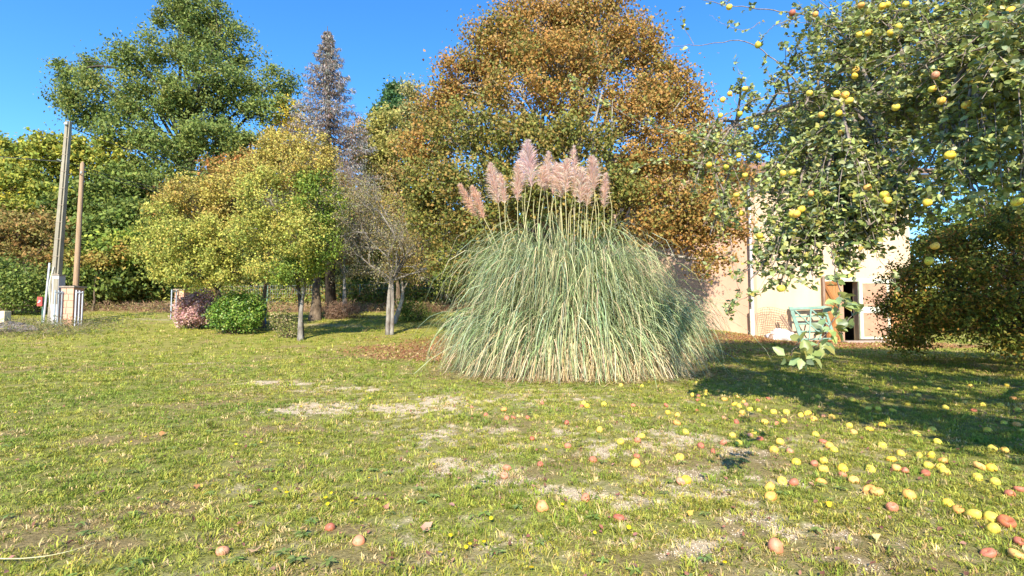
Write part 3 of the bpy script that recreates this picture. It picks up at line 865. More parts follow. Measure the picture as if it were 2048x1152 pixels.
def green_gate():
    base = at(1635, 684, 19.2)
    base[2] = gz(base[0], base[1])
    t = empty('garden_gate', base, 'pale green wooden field gate leaning against the cream wall beside the downpipe', 'gate')
    TL, TR = at(1580, 617, 19.82), at(1650, 614, 19.82)
    BL, BR = at(1603, 685, 19.15), at(1674, 684, 19.15)
    q = lambda u, v: (TL * (1 - u) + TR * u) * (1 - v) + (BL * (1 - u) + BR * u) * v - base
    nrm = np.cross(TR - TL, BL - TL); nrm = nrm / np.linalg.norm(nrm); nrm = nrm if nrm[1] < 0 else -nrm
    def bm(nm, u0, v0, u1, v1, w, off=0, th=.045):
        mb = MB(); mb.beam(q(u0, v0) + nrm * off, q(u1, v1) + nrm * off, w, th, up=tuple(nrm)); mb.build(nm, M['gate_green'], t, bevel=.006)
    bm('stile', .03, -.06, .03, 1, .15); bm('stile', .97, 0, .97, .98, .10)
    bm('top_rail', -.04, .02, 1.02, .02, .12, .03)
    for v in (.24, .46, .68, .9): bm('rail', .06, v, .95, v, .075, -.03, .03)
    bm('brace', .10, .06, .62, .80, .06, .02, .03); bm('brace', .56, .06, .22, .95, .06, .045, .03); bm('brace', .58, .06, .93, .55, .06, .02, .03); bm('brace', .95, .15, .5, .95, .06, .06, .03)
green_gate()

def netting():
    base = at(1548, 686, 19.5); base[2] = gz(base[0], base[1])
    t = MB()
    nx, ny = 14, 15
    def p(i, j):
        u, v = i / nx, j / ny
        x = 1519 + 60 * u + 3 * math.sin(v * 5 + u * 3); y = 684 - 66 * v - 4 * math.sin(u * 5) * v
        return at(x, y, 19.62 + .12 * v + .05 * math.sin(u * 7 + v * 3)) - base
    for i in range(nx + 1): t.tube([p(i, j) for j in range(ny + 1)], .006, 3, cap=False)
    for j in range(ny + 1): t.tube([p(i, j) for i in range(nx + 1)], .006, 3, cap=False)
    t.tube([at(1522 + 10 + 9 * math.cos(a), 622 + 8 * math.sin(a), 19.6) - base for a in np.linspace(0, 6.28, 14)], .006, 3, cap=False)
    o = t.build('wire_netting', M['rust_wire'], None, loc=[float(v) for v in base])
    tag(o, 'rusty square wire netting propped on the cream wall between downpipe and green gate', 'netting')
netting()

def stakes():
    for (x0, y0, x1, y1, m, lb) in ((1559, 632, 1594, 690, .045, 'left slimmer grey wooden stake leaning on the wall beside the green gate'),
                                 (1563, 630, 1599, 688, .06, 'right thicker grey wooden stake touching the foot of the green gate')):
        a = at(x0, y0, 19.6); b = at(x1, y1, 19.15); b[2] = gz(b[0], b[1]) + .02
        mb = MB(); mb.beam((0, 0, 0), a - b, m, m * .8); mb.tube(np.array([(a - b) * .62, (a - b) * .62 + (.06, 0, .1)]), .012, 5)
        tag(mb.build('wooden_stake', M['wood_grey'], None, loc=[float(v) for v in b], bevel=.006), lb, 'stake', 'wooden stakes leaning on the wall')
stakes()

def bag():
    b = at(1566, 690, 18.9); b[2] = gz(b[0], b[1])
    n, m = 28, 18
    V = []
    for j in range(m + 1):
        ph = math.pi * j / m
        for i in range(n):
            a = 2 * math.pi * i / n
            x, y, z = math.sin(ph) * math.cos(a), math.sin(ph) * math.sin(a), math.cos(ph)
            k = 1 + .12 * math.sin(a * 3 + z * 4) + .09 * math.sin(a * 7 + ph * 5) + .05 * math.sin(a * 13 - ph * 9)
            zz = max(z, -.55)
            V.append((x * .46 * k + .1 * (zz < .2) * x, y * .34 * k, (zz + .55) * .25 * k * (1 + .25 * -x)))
    F = [(j * n + i, (j + 1) * n + i, (j + 1) * n + (i + 1) % n, j * n + (i + 1) % n) for j in range(m) for i in range(n)]
    t = empty('plastic_sack', b, 'crumpled white plastic sack lying at the foot of the wall below the netting', 'sack')
    mb = MB(); mb.add(V, F); mb.build('sack_body', M['bag_white'], t, smooth=True)
    mb = MB(); mb.tube([(-.42, -.05, .22), (-.5, -.1, .12), (-.55, -.12, .02)], [.1, .09, .11], 8); mb.build('sack_opening', M['wood_grey'], t, smooth=True)
bag()

# ------------------------------------------------------------------ gate pillars, poles and cables
def pillar(px0, px1, pytop, pybase, courses, label, joints, yy):
    Y = yy
    a, b = at(px0, pybase, Y), at(px1, pybase, Y)
    w = b[0] - a[0]; cx = (a[0] + b[0]) / 2
    z0 = gz(cx, Y) - .05; ztop = at(px0, pytop, Y)[2]
    t = empty('gate_pillar', (cx, Y + w / 2, z0), label, 'gate pillar', 'block gate pillars')
    H = ztop - z0 - .07; ch = H / courses
    mb = MB(); mb.box((0, 0, H / 2), (w - .06, w - .06, H)); mb.build('mortar_core', M['mortar'], t)
    me = None
    for c in range(courses):
        js = joints[c % len(joints)]
        edges = [-.5] + js + [.5]
        for e0, e1 in zip(edges[:-1], edges[1:]):
            mb = MB(); x0, x1 = e0 * w, e1 * w
            off = random.uniform(-.004, .004)
            mb.box(((x0 + x1) / 2, -w / 4 + off, ch * (c + .5)), (x1 - x0 - .022, w / 2 - .01, ch - .022))
            mb.build('block', M['block_pink'], t, bevel=.008)
            mb = MB(); mb.box(((x0 + x1) / 2, w / 4, ch * (c + .5)), (x1 - x0 - .022, w / 2 - .01, ch - .022))
            mb.build('block', M['block_pink'], t, bevel=.008)
    mb = MB(); mb.box((0, 0, H + .035), (w + .1, w + .1, .07)); mb.build('cap', M['cap_stone'], t, bevel=.012)
    return t, w, H
PY1, PY2 = 22.0, 25.0
pillar(118.5, 144.5, 572, 646, 6, 'taller pink block gate pillar below the two utility poles', [[0.02], [.08], [-.05], [0.0], [.1], [-.08]], PY1)
pillar(347, 366, 578, 644, 6, 'pink block gate pillar half hidden by the pink shrub', [[0.0], [.12], [-.1]], PY2)

def gate_leaf(px0, px1, py0, py1, Y, n, label, depth=2.2, lean=0, mat='metal_grey'):
    a = at(px0, py1, Y); b = at(px1, py1, Y)
    z0 = gz(a[0], Y) + .02; z1 = at(px0, py0, Y)[2]
    t = empty('metal_gate', (a[0], Y, z0), label, 'gate', 'open gate leaves folded back by the pillars')
    H = z1 - z0; W = b[0] - a[0]
    # leaf swung open, seen nearly edge on: bars run back from the viewer
    for k in range(n):
        u = k / max(1, n - 1)
        mb = MB(); mb.box((W * u, .02 + depth * u, H / 2 - lean * u), (.05, .035, H - .1 * u)); mb.build('bar', M[mat], t)
    mb = MB(); mb.beam((0, 0, .12), (W, depth, .12), .04, .05); mb.build('bottom_rail', M[mat], t)
    mb = MB(); mb.beam((0, 0, H - .1), (W, depth, H - .1), .04, .05); mb.build('top_rail', M[mat], t)
gate_leaf(107, 115.5, 580, 646, 21.7, 5, 'grey barred gate leaf folded open left of the taller pillar', .45)
gate_leaf(149, 154, 580, 650, 21.7, 3, 'white metal gate leaf standing open right of the taller pillar', .2, mat='white_pvc')
gate_leaf(341, 346, 579, 642, 24.6, 3, 'narrow blue grey gate leaf against the half hidden pillar', .5)

def poles():
    # concrete pole: two flanges and a web, tapering
    Y = 23.2
    b = at(105, 640, Y); b[2] = gz(b[0], Y) - .1
    tpt = at(137, 243, Y)
    t = empty('utility_pole', b, 'tall tapering concrete utility pole leaning slightly, left of the wooden one', 'pole')
    L = tpt - b; n = 14
    mb = MB(); web = MB()
    def frustum(m, x0, x1, y0, y1, s0, s1):
        V = []
        for k, s in ((0, s0), (1, s1)):
            for x, y in ((x0, y0), (x1, y0), (x1, y1), (x0, y1)):
                V.append(L * k + (x * s, y * s, 0))
        m.add(V, [(0, 3, 2, 1), (4, 5, 6, 7), (0, 1, 5, 4), (1, 2, 6, 5), (2, 3, 7, 6), (3, 0, 4, 7)])
    frustum(mb, -.16, .04, -.12, .12, 1, .62)
    frustum(mb, .14, .20, -.12, .12, 1, .62)
    mb.build('shaft', M['concrete'], t, bevel=.01)
    frustum(web, .04, .14, -.03, .10, .998, .618); web.build('web', M['concrete'], t)
    for k in range(1, 12):
        f = k / 12; s = 1 - .38 * f
        q = MB(); q.box(L * f + (.02 * s, -.125 * s, 0), (.37 * s, .012, .022)); q.build('band', M['cap_stone'], t)
    q = MB(); q.box(L * .985 + (0, -.1, 0), (.16, .1, .1)); q.build('top_bracket', M['galvanised'], t); q = MB(); q.tube([L * .8 + (-.1, -.1, 0), L * .8 + (-.2, -.22, .05)], .03, 6); q.build('bracket', M['galvanised'], t)
    q = MB(); q.tube(smooth_path([(-.27, -.16, .1), L * .16 + (-.25, -.14, 0), L * .3 + (-.22, -.14, 0)], 8), .04, 8); q.build('conduit', M['white_pvc'], t)
    q = MB(); q.tube(smooth_path([(.22, -.2, .2), (.08, -.26, 1.1), (-.02, -.22, 1.9), (.08, -.15, 2.7)], 14), .022, 6); q.build('ground_cable', M['pvc_cream'], t)
    # wooden pole
    b2 = at(148, 640, 23.4); b2[2] = gz(b2[0], 23.4) - .1
    t2 = at(165, 328, 23.4)
    w = empty('utility_pole', b2, 'shorter round brown wooden pole standing behind the taller gate pillar', 'pole')
    L2 = t2 - b2; q = MB(); q.tube([L2 * k for k in np.linspace(0, 1, 9)] + [L2 + (0, 0, .12)], list(np.linspace(.125, .085, 9)) + [.02], 14); q.build('shaft', M['pole_wood'], w, smooth=True)
    q = MB(); q.tube([L2 * .93 + (0, -.1, 0), L2 * .93 + (.14, -.2, .04)], .02, 6); q.tube([L2 * .93 + (.14, -.2, .02), L2 * .93 + (.14, -.2, .12)], .035, 8); q.build('hook', M['galvanised'], w)
    # cabinet beside the pillar
    c = at(114, 640, 22.5); c[2] = gz(c[0], 22.5) - .05
    h = at(110, 551, 22.5)[2] - c[2]
    m = MB(); m.box((0, 0, h / 2), (.30, .34, h)); e = empty('meter_cabinet', c, 'narrow grey electricity cabinet squeezed between concrete pole and pillar', 'cabinet')
    m.build('cabinet_body', M['cabinet_grey'], e, bevel=.01)
    m = MB(); m.box((.03, -.18, h * .68), (.2, .015, h * .5)); m.build('cabinet_door', M['concrete'], e, bevel=.004)
    m = MB(); m.box((0, 0, h + .02), (.36, .4, .04)); m.build('cabinet_lid', M['cap_stone'], e)
    # cables
    def cable(a, b_, sag, nm, lb, r=.018):
        a = np.asarray(a, float); b_ = np.asarray(b_, float)
        P = [a * (1 - k) + b_ * k - (0, 0, sag * 4 * k * (1 - k)) - a for k in np.linspace(0, 1, 24)]
        m = MB(); m.tube(P, r, 4, cap=False); o = m.build(nm, M['black_cable'], None, loc=[float(v) for v in a])
        tag(o, lb, 'cable', 'overhead cables')
    top = tpt
    cable(top - (0, .1, .25), at(560, 372, 38), .5, 'overhead_cable', 'uppermost overhead cable running right from the concrete pole top')
    cable(b + L * .8, at(520, 402, 38), .5, 'overhead_cable', 'middle overhead cable crossing in front of the dark green trees', .015)
    cable(t2 - (0, 0, .3), at(500, 410, 38), .4, 'overhead_cable', 'lowest overhead cable leaving the wooden pole', .015)
    cable(b + L * .8, at(-300, 262, 30), .3, 'overhead_cable', 'overhead cable leaving the concrete pole towards the left', .016)
    # red box with a white arrow on a post
    r = at(78, 640, 23.0); r[2] = gz(r[0], 23.0)
    e = empty('red_sign', r, 'small red sign with a white arrow beside the concrete pole foot', 'sign')
    zc = at(78, 603, 23.0)[2] - r[2]
    m = MB(); m.box((0, 0, zc), (.22, .05, .42)); m.build('sign_plate', M['red_paint'], e, bevel=.004)
    m = MB(); m.beam((-.06, -.032, zc - .06), (.06, -.032, zc + .03), .012, .03, up=(0, 0, 1)); m.beam((.06, -.032, zc + .03), (-.02, -.032, zc + .05), .012, .03, up=(0, 0, 1)); m.build('arrow', M['white_paint'], e)
    m = MB(); m.tube([(.09, .05, 0), (.09, .05, zc + .2)], .022, 6); m.build('post', M['post_green'], e)
poles()

def left_bits():
    p = on_ground(10, 655)
    Y = 20.5
    p = at(8, 640, Y); z = gz(p[0], Y)
    e = empty('marker_post', (p[0], Y, z), 'short pale yellow stone post at the left edge of the lawn', 'post')
    m = MB(); h = at(8, 622, Y)[2] - z; m.box((0, 0, h / 2), (.3, .3, max(h, .4))); m.build('post_body', M['yellow_stone'], e, bevel=.02)
    k = 0
    for (px, py, s) in ((18, 648, .38), (34, 645, .34), (50, 642, .30), (8, 660, .3), (28, 655, .25), (64, 640, .22)):
        q = at(px, py, 20.2); q[2] = gz(q[0], 20.2) + s * .25
        d = []
        n, mm = 9, 6
        for j in range(mm + 1):
            for i in range(n):
                a, ph = 6.283 * i / n, math.pi * j / mm
                r_ = s * (1 + random.uniform(-.15, .15))
                d.append((r_ * math.sin(ph) * math.cos(a) * 1.25, r_ * math.sin(ph) * math.sin(a), r_ * math.cos(ph) * .75))
        m = MB(); m.add(d, [(j * n + i, (j + 1) * n + i, (j + 1) * n + (i + 1) % n, j * n + (i + 1) % n) for j in range(mm) for i in range(n)])
        nm = ['largest dark rock at the left lawn edge, right beside the pale stone post', 'dark rock second from the pale stone post in the rock row', 'dark rock in the middle of the row running to the poles',
              'pale-edged low rock in front of the pale stone post', 'small dark rock lying in front of the rock row', 'smallest dark rock, nearest the concrete pole'][k]; k += 1
        tag(m.build('rock', M['rock_dark'], None, loc=[float(v) for v in q]), nm, 'rock', 'dark rocks at the left edge of the lawn')
left_bits()

def back_fence():
    Y = 33.0
    posts = [(440, 572), (535, 570), (633, 569), (720, 568), (803, 566), (883, 565), (965, 563), (1060, 562)]
    b0 = at(883, 600, Y); b0[2] = gz(b0[0], Y)
    t = empty('wire_fence', b0, 'low wire fence on slim green posts at the back of the garden', 'fence')
    tops = []
    for i, (px, py) in enumerate(posts):
        p = at(px, py, Y); z = gz(p[0], Y); tops.append(p)
        m = MB(); m.box(np.array((p[0], Y, (z - .1 + p[2]) / 2)) - b0, (.09, .07, p[2] - z + .1))
        m.build('post', M['post_pale'] if px in (883, 803) else M['post_green'], t)
        if px == 883:
            for s in (-1, 1):
                m = MB(); m.beam(np.array((p[0], Y - .06, p[2] - .35)) - b0, np.array((p[0] + s * .9, Y - .06, z)) - b0, .05, .05); m.build('brace', M['post_pale'], t)
    for k in range(6):
        m = MB()
        P = []
        for p in tops:
            z = gz(p[0], Y); P.append(np.array((p[0], Y - .05, z + .1 + (p[2] - z - .15) * k / 5)) - b0)
        m.tube(P, .008, 3, cap=False); m.build('line_wire', M['galvanised'], t)
    m = MB()
    x = tops[0][0]
    while x < tops[-1][0]:
        z = gz(x, Y); zt = np.interp(x, [p[0] for p in tops], [p[2] for p in tops])
        m.tube([np.array((x, Y - .05, z)) - b0, np.array((x, Y - .05, zt - .05)) - b0], .005, 3, cap=False); x += .16
    o = m.build('mesh_wires', M['galvanised'], t); o['kind'] = 'stuff'
back_fence()

# ------------------------------------------------------------------ pampas grass
def pampas():
    base = np.array((1.25, 10.4, 0.0))
    base[2] = gz(base[0], base[1])
    t = empty('pampas_grass', base, 'huge fountain of pampas grass with pink plumes in the middle of the lawn', 'pampas grass')
    def blades(n, cen, rr, Lr, th0, q, pal, w, drift=.25, phi=None, th1=(-88, -62), S=9, hs=.50, wild=.12):
        a = rng.random(n) * 6.283; r = np.sqrt(rng.random(n))
        ox = np.stack([cen[0] + np.cos(a) * r * rr[0], cen[1] + np.sin(a) * r * rr[1]], 1)
        ph = a + rng.normal(size=n) * .55 if phi is None else rng.uniform(phi[0], phi[1], n)
        L = rng.uniform(Lr[0], Lr[1], n)
        t0 = np.radians(rng.uniform(th0[0], th0[1], n) - 8 * r); t1 = np.radians(rng.uniform(th1[0], th1[1], n))
        qq = rng.uniform(q[0], q[1], n)
        P = np.zeros((n, S + 1, 3)); P[:, 0, :2] = ox; P[:, 0, 2] = ground_h(ox[:, 0], ox[:, 1]) - .02
        dr = rng.normal(size=n) * drift * np.where(rng.random(n) < wild, 4, 1)
        t0 = t0 - (rng.random(n) < wild) * rng.random(n) * .6
        hs = (hs * (.8 + .4 * vnoise(a * 2.2, r * 0, 1.0, 321)) * np.where(rng.random(n) < .06, 1.35, 1))
        L = L * .93 * (.82 + .36 * vnoise(a * 3.1, r * 0 + 7, 1.0, 322))
        for k in range(S):
            u = (k + .5) / S
            th = t0 - (t0 - t1) * u ** qq
            f = ph + dr * u
            d = np.stack([hs * np.cos(th) * np.cos(f), hs * np.cos(th) * np.sin(f), np.sin(th)], 1)
            P[:, k + 1] = P[:, k] + d * (L / S)[:, None]
            gg = ground_h(P[:, k + 1, 0], P[:, k + 1, 1]) + .015 + rng.random(n) * .03
            P[:, k + 1, 2] = np.maximum(P[:, k + 1, 2], gg)
        u = np.linspace(0, 1, S + 1)
        wid = (w * (.7 + .6 * rng.random(n)))[:, None] * np.clip(1.15 - u ** 3 * 1.1, .08, 1)[None]
        ax = np.stack([-np.sin(ph), np.cos(ph), np.zeros(n)], 1)
        tw = rng.normal(size=n) * .9
        up = np.array((0, 0, 1.))
        fw = np.stack([np.cos(ph), np.sin(ph), np.zeros(n)], 1)
        side = unit(ax * np.cos(tw)[:, None] + fw * np.sin(tw)[:, None] * .7 + up * np.sin(tw)[:, None] * .3)
        A = P - side[:, None] * wid[..., None] / 2; B = P + side[:, None] * wid[..., None] / 2
        V = np.stack([A, B], 2).reshape(n, -1, 3)
        tuft = vnoise(a * 6, r * 3, 1.0, 77)
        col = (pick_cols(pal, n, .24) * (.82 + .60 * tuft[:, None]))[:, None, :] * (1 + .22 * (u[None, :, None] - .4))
        straw = np.array((.5, .40, .22))
        tipm = np.clip((u[None, :, None] - .82) * 4, 0, 1) * (rng.random((n, 1, 1)) < .5)
        col = col * (1 - tipm) + straw * tipm
        col = np.repeat(col, 2, 1)
        return V, col, S
    GR = [((.30, .36, .17), 4), ((.21, .28, .12), 4), ((.40, .43, .22), 3), ((.31, .39, .24), 2.5), ((.58, .48, .28), 2.6), ((.12, .16, .07), 1.2)]
    ST = [((.55, .42, .24), 3), ((.42, .30, .16), 2), ((.62, .52, .33), 2), ((.3, .3, .13), 1)]
    sets = [blades(5200, (1.2, 10.4), (.95, .7), (2.8, 5.0), (79, 90), (1.6, 2.6), GR, .017),
            blades(2800, (1.3, 10.2), (1.1, .8), (2.2, 4.2), (60, 86), (.9, 1.6), GR, .017),
            blades(2600, (2.3, 10.7), (.8, .6), (2.4, 4.3), (70, 88), (1.1, 1.8), GR, .016),
            blades(2300, (.3, 10.3), (.75, .6), (1.9, 3.5), (68, 88), (1.0, 1.7), GR, .016),
            blades(2600, (1.3, 10.1), (1.6, .95), (1.0, 3.2), (50, 85), (.7, 1.3), ST, .015),
            blades(1500, (1.5, 9.6), (1.2, .45), (1.0, 2.6), (45, 80), (.6, 1.1), ST, .015, phi=(-2.6, -.5)),
            blades(500, (1.35, 9.5), (.35, .2), (1.2, 2.6), (60, 86), (.8, 1.4), ST, .018, phi=(-2.3, -.8)),
            blades(420, (1.3, 10.1), (1.9, 1.1), (.6, 1.5), (15, 60), (.5, .9), ST + GR[:2], .014, .8, hs=1.0),
            blades(160, (1.4, 10.3), (.9, .7), (3.0, 4.6), (55, 80), (1.0, 1.8), GR, .014, .8, hs=.8),
            blades(260, (1.3, 10.4), (.8, .6), (3.2, 5.2), (80, 91), (1.4, 2.4), GR, .014, .6)]
    Vs, Fs, Cs, off = [], [], [], 0
    singles = []
    for V, col, S in sets:
        n = len(V); k = V.shape[1]
        if len(singles) < 300:
            # those reaching furthest towards the viewer become leaves of their own
            order = np.argsort(V[:, :, 1].mean(1))[:90 if len(singles) < 270 else 0]
            order = order[:300 - len(singles)]
            for i in order: singles.append((V[i], col[i], S))
            keep = np.ones(n, bool); keep[order] = False
            V, col = V[keep], col[keep]; n = len(V)
        q = np.arange(S)[:, None] * 2 + np.array((0, 1, 3, 2))[None]
        Fc = (np.arange(n)[:, None, None] * k + q[None]).reshape(-1, 4) + off
        Vs.append(V.reshape(-1, 3)); Cs.append(col.reshape(-1, 3)); Fs.append(Fc); off += n * k
    o = link('leaf_mass', np_mesh('leaf_mass', np.concatenate(Vs) - base, np.concatenate(Fs), np.concatenate(Cs), mat=M['blade']), t); o['kind'] = 'stuff'
    for V, col, S in singles:
        q = np.arange(S)[:, None] * 2 + np.array((0, 1, 3, 2))[None]
        link('leaf', np_mesh('leaf', V - base, q, col, mat=M['blade']), t)
    # plumes
    PL = [(918, 368, 951, 428, 990, 505, 26), (943, 366, 966, 432, 1000, 510, 26), (980, 320, 996, 402, 1010, 500, 34), (1000, 345, 1009, 402, 1018, 500, 22),
          (1036, 322, 1035, 396, 1042, 500, 26), (1055, 277, 1063, 366, 1050, 500, 44), (1046, 296, 1043, 372, 1055, 500, 28), (1098, 302, 1090, 378, 1080, 500, 34),
          (1111, 322, 1106, 384, 1100, 500, 34), (1122, 328, 1122, 390, 1120, 500, 44), (1134, 318, 1131, 380, 1134, 500, 32), (1147, 288, 1150, 388, 1148, 500, 28),
          (1164, 334, 1160, 402, 1154, 500, 32), (1184, 308, 1188, 376, 1192, 500, 38), (1173, 352, 1174, 408, 1168, 500, 30), (1212, 344, 1208, 410, 1206, 500, 20), (1088, 332, 1083, 372, 1076, 500, 26)]
    for k, (tx, ty, bx, by, sx, sy, wpx) in enumerate(PL):
        wpx *= random.uniform(.78, 1.05); ty += random.uniform(-4, 4)
        Y = 10.0 + random.uniform(-.35, .6)
        T, B, S0 = at(tx, ty, Y), at(bx, by, Y), at(sx, sy, Y + .1)
        root = np.array((1.2 + (S0[0] - 1.2) * .5, 10.4, base[2]))
        stem = smooth_path([root, S0, B, T], 22)
        m = MB(); m.tube(stem - base, np.linspace(.010, .003, 22), 5); st = m.build('flower_stalk', M['stem_straw'], t)
        ax = T - B; Ln = np.linalg.norm(ax); n = 780 if wpx > 30 else 560
        u = rng.random(n) ** .9 * 1.0 - .08
        C0 = B + ax * u[:, None]
        ang = rng.random(n) * 6.283
        e1 = unit(np.cross(ax, (0, 1, 0))); e2 = unit(np.cross(ax, e1))
        rad = np.cos(ang)[:, None] * e1 + np.sin(ang)[:, None] * e2
        prof = np.clip(np.sin(np.clip(u * .86 + .14, 0, 1) ** .75 * math.pi), .12, 1) * wpx / F_PX * Y * .62
        ln = prof * (.6 + .6 * rng.random(n)) + .05
        d = unit(rad * rng.uniform(.3, 1.0, n)[:, None] + unit(ax) * rng.uniform(.4, 1.6, n)[:, None] + rng.normal(size=(n, 3)) * .18)
        mid = C0 + d * ln[:, None] * .6; tip = C0 + d * ln[:, None] * 1.15 + (0, 0, -.25) * ln[:, None]
        sd = unit(rng.normal(size=(n, 3))) * (.0035 + .003 * rng.random((n, 1)))
        V = np.stack([C0 - sd, C0 + sd, mid + sd * 1.3, mid - sd * 1.3, tip], 1).reshape(-1, 3)
        i = np.arange(n)[:, None] * 5
        Fc = np.concatenate([i + (0, 1, 2), i + (0, 2, 3), i + (3, 2, 4)])
        pal = [((.86, .64, .52), 3), ((.90, .74, .63), 3), ((.78, .54, .43), 2)] if k not in (5, 6) else [((.86, .64, .58), 3), ((.90, .74, .68), 3), ((.78, .55, .50), 2)]
        if k in (0, 1): pal = [((.78, .52, .38), 3), ((.84, .60, .46), 3)]
        c = pick_cols(pal, n, .13)
        pl = link('plume', np_mesh('plume', V - base, Fc, np.repeat(c, 5, 0), mat=M['hair']), st)
        if k in (5,): pl['label'] = 'widest plume, greyer pink than the rest'
    for k in range(16):     # bare spent stalks
        x = random.uniform(1020, 1230); Y = 10.2
        P = smooth_path([base + (random.uniform(-.5, .5), random.uniform(-.3, .3), 0), at(x, 460, Y), at(x + random.uniform(-12, 12), random.uniform(350, 430), Y)], 10)
        m = MB(); m.tube(P - base, np.linspace(.009, .004, 10), 4); m.build('flower_stalk', M['stem_straw'], t)
pampas()

# dry straw on the ground round the pampas
def straw():
    n = 2600
    a = rng.random(n) * 6.283; r = rng.normal(size=n) * .25 + 1
    x = 1.25 + np.cos(a) * 2.5 * r; y = 10.3 + np.sin(a) * 1.6 * r
    L = rng.uniform(.1, .5, n); ph = rng.random(n) * 3.14
    z = ground_h(x, y) + .02 + rng.random(n) * .02
    d = np.stack([np.cos(ph), np.sin(ph), rng.normal(size=n) * .05], 1) * L[:, None] / 2
    s = np.stack([-np.sin(ph), np.cos(ph), np.zeros(n)], 1) * .005
    C = np.stack([x, y, z], 1)
    V = np.stack([C - d - s, C - d + s, C + d + s, C + d - s], 1).reshape(-1, 3)
    Fc = np.arange(n)[:, None] * 4 + np.arange(4)
    c = np.repeat(pick_cols([((.58, .42, .24), 3), ((.45, .3, .17), 2)], n, .2), 4, 0)
    tag(link('straw', np_mesh('straw', V, Fc, c, mat=M['leaf'])), 'broken dry straw lying round the foot of the pampas grass', 'straw', kind='stuff')
straw()

# ------------------------------------------------------------------ background woodland
OAK = [((.105, .145, .04), 4), ((.135, .17, .045), 3.5), ((.075, .11, .035), 3), ((.16, .175, .05), 2)]
GREEN = [((.12, .17, .04), 4), ((.17, .21, .05), 3), ((.08, .12, .035), 2)]
YGREEN = [((.26, .27, .05), 4), ((.21, .25, .05), 3.5), ((.35, .31, .05), 2), ((.14, .19, .045), 2)]
BROWNG = [((.22, .17, .06), 3), ((.17, .16, .05), 3), ((.27, .17, .07), 2)]
ORANGE = [((.32, .20, .06), 2), ((.27, .22, .06), 3), ((.2, .2, .05), 3)]
PALE = [((.26, .26, .12), 3), ((.34, .30, .13), 2), ((.2, .22, .09), 2)]
PINE = [((.06, .13, .05), 3), ((.09, .17, .06), 2), ((.04, .09, .035), 2)]
MAPLE_O = [((.29, .165, .052), 5), ((.26, .16, .05), 4), ((.21, .165, .048), 4), ((.31, .20, .085), 1), ((.15, .155, .045), 2.5)]
MAPLE_G = [((.14, .155, .042), 4), ((.18, .165, .045), 4), ((.11, .13, .038), 2), ((.24, .17, .055), 3)]
ORCH = [((.32, .32, .08), 4), ((.25, .27, .065), 4), ((.38, .33, .09), 2), ((.18, .22, .055), 2.5)]
ORCH_B = [((.36, .27, .085), 3), ((.33, .29, .075), 4), ((.25, .22, .07), 3)]
SHADEG = [((.16, .22, .04), 3), ((.10, .16, .03), 3), ((.26, .28, .05), 1.5)]
TWIG = [((.24, .19, .15), 3), ((.32, .27, .22), 2), ((.18, .13, .1), 2)]

def gbase(px, Y, py=600):
    p = at(px, py, Y); p[2] = gz(p[0], Y); return p

# the big oak on the left
Y = 42
make_tree('oak_tree', 'tallest dark green oak rising behind the yellow fruit trees', 'tree', gbase(425, Y),
          [lobe(395, 55, Y, 70, 60), lobe(330, 95, Y - 3, 50, 35), lobe(455, 95, Y, 60, 45), lobe(430, 30, Y, 40, 30), lobe(370, 20, Y, 35, 30), lobe(120, 140, Y, 14, 26), lobe(178, 140, Y, 16, 30), lobe(265, 130, Y - 2, 55, 35), lobe(405, 160, Y - 4, 85, 50),
           lobe(300, 200, Y - 4, 80, 45), lobe(205, 190, Y - 2, 65, 38), lobe(150, 160, Y, 32, 28), lobe(135, 200, Y - 1, 25, 22), lobe(175, 235, Y - 2, 50, 25), lobe(475, 190, Y - 2, 55, 40),
           lobe(550, 165, Y, 38, 36), lobe(540, 225, Y - 2, 50, 38), lobe(235, 270, Y - 4, 60, 35), lobe(330, 290, Y - 5, 70, 45), lobe(430, 280, Y - 5, 70, 45), lobe(500, 300, Y - 4, 55, 40),
           lobe(345, 370, Y - 5, 75, 40), lobe(455, 375, Y - 5, 60, 40), lobe(260, 350, Y - 4, 50, 35), lobe(390, 225, Y, 60, 40)],
          [OAK], 84000, .23, .62, M['bark_dark'], clump=.66, per_clump=150, shell=.45, aspect=.55, spread=(.62, .62, .5), limb_vis=.5, fork=.42, gain=1.62, jit=.14)

def simple(label, name, px, Y, lobes, pals, n, ll, tr=.2, bark='bark_brown', clump=.5, group='trees of the wood behind the lawn', **k):
    k.setdefault('spread', (.65, .65, .42))
    return make_tree(name, label, 'tree', gbase(px, Y), lobes, pals, n, ll, tr, M[bark], group=group, clump=clump, limb_vis=.5, **k)

simple('bright yellow green tree at the left edge, highest crown left of the concrete pole', 'acacia_tree', 60, 36,
       [lobe(60, 330, 36, 75, 50), lobe(20, 380, 35, 60, 50, pal=1), lobe(95, 300, 36, 40, 35), lobe(10, 310, 37, 40, 35), lobe(80, 400, 35, 60, 40, pal=1), lobe(-60, 360, 36, 70, 60)],
       [YGREEN, YGREEN], 17000, .27)
simple('yellow green tree directly behind the two utility poles', 'acacia_tree', 190, 37,
       [lobe(190, 320, 37, 65, 42), lobe(250, 370, 36, 50, 45, pal=1), lobe(150, 400, 35, 50, 45, pal=1), lobe(210, 430, 36, 60, 40, pal=1), lobe(140, 300, 37, 38, 28)],
       [YGREEN, GREEN], 17000, .26)
simple('olive brown tree low behind the concrete pole', 'hazel_tree', 60, 31,
       [lobe(40, 470, 31, 70, 50), lobe(110, 480, 31, 45, 55), lobe(-30, 470, 31, 60, 50)], [BROWNG], 11000, .20)
simple('dark green bushy tree at the far left lawn edge', 'laurel_tree', 20, 27,
       [lobe(20, 570, 27, 50, 55), lobe(-50, 560, 27, 60, 60), lobe(60, 590, 27, 30, 40)], [GREEN], 9000, .16)
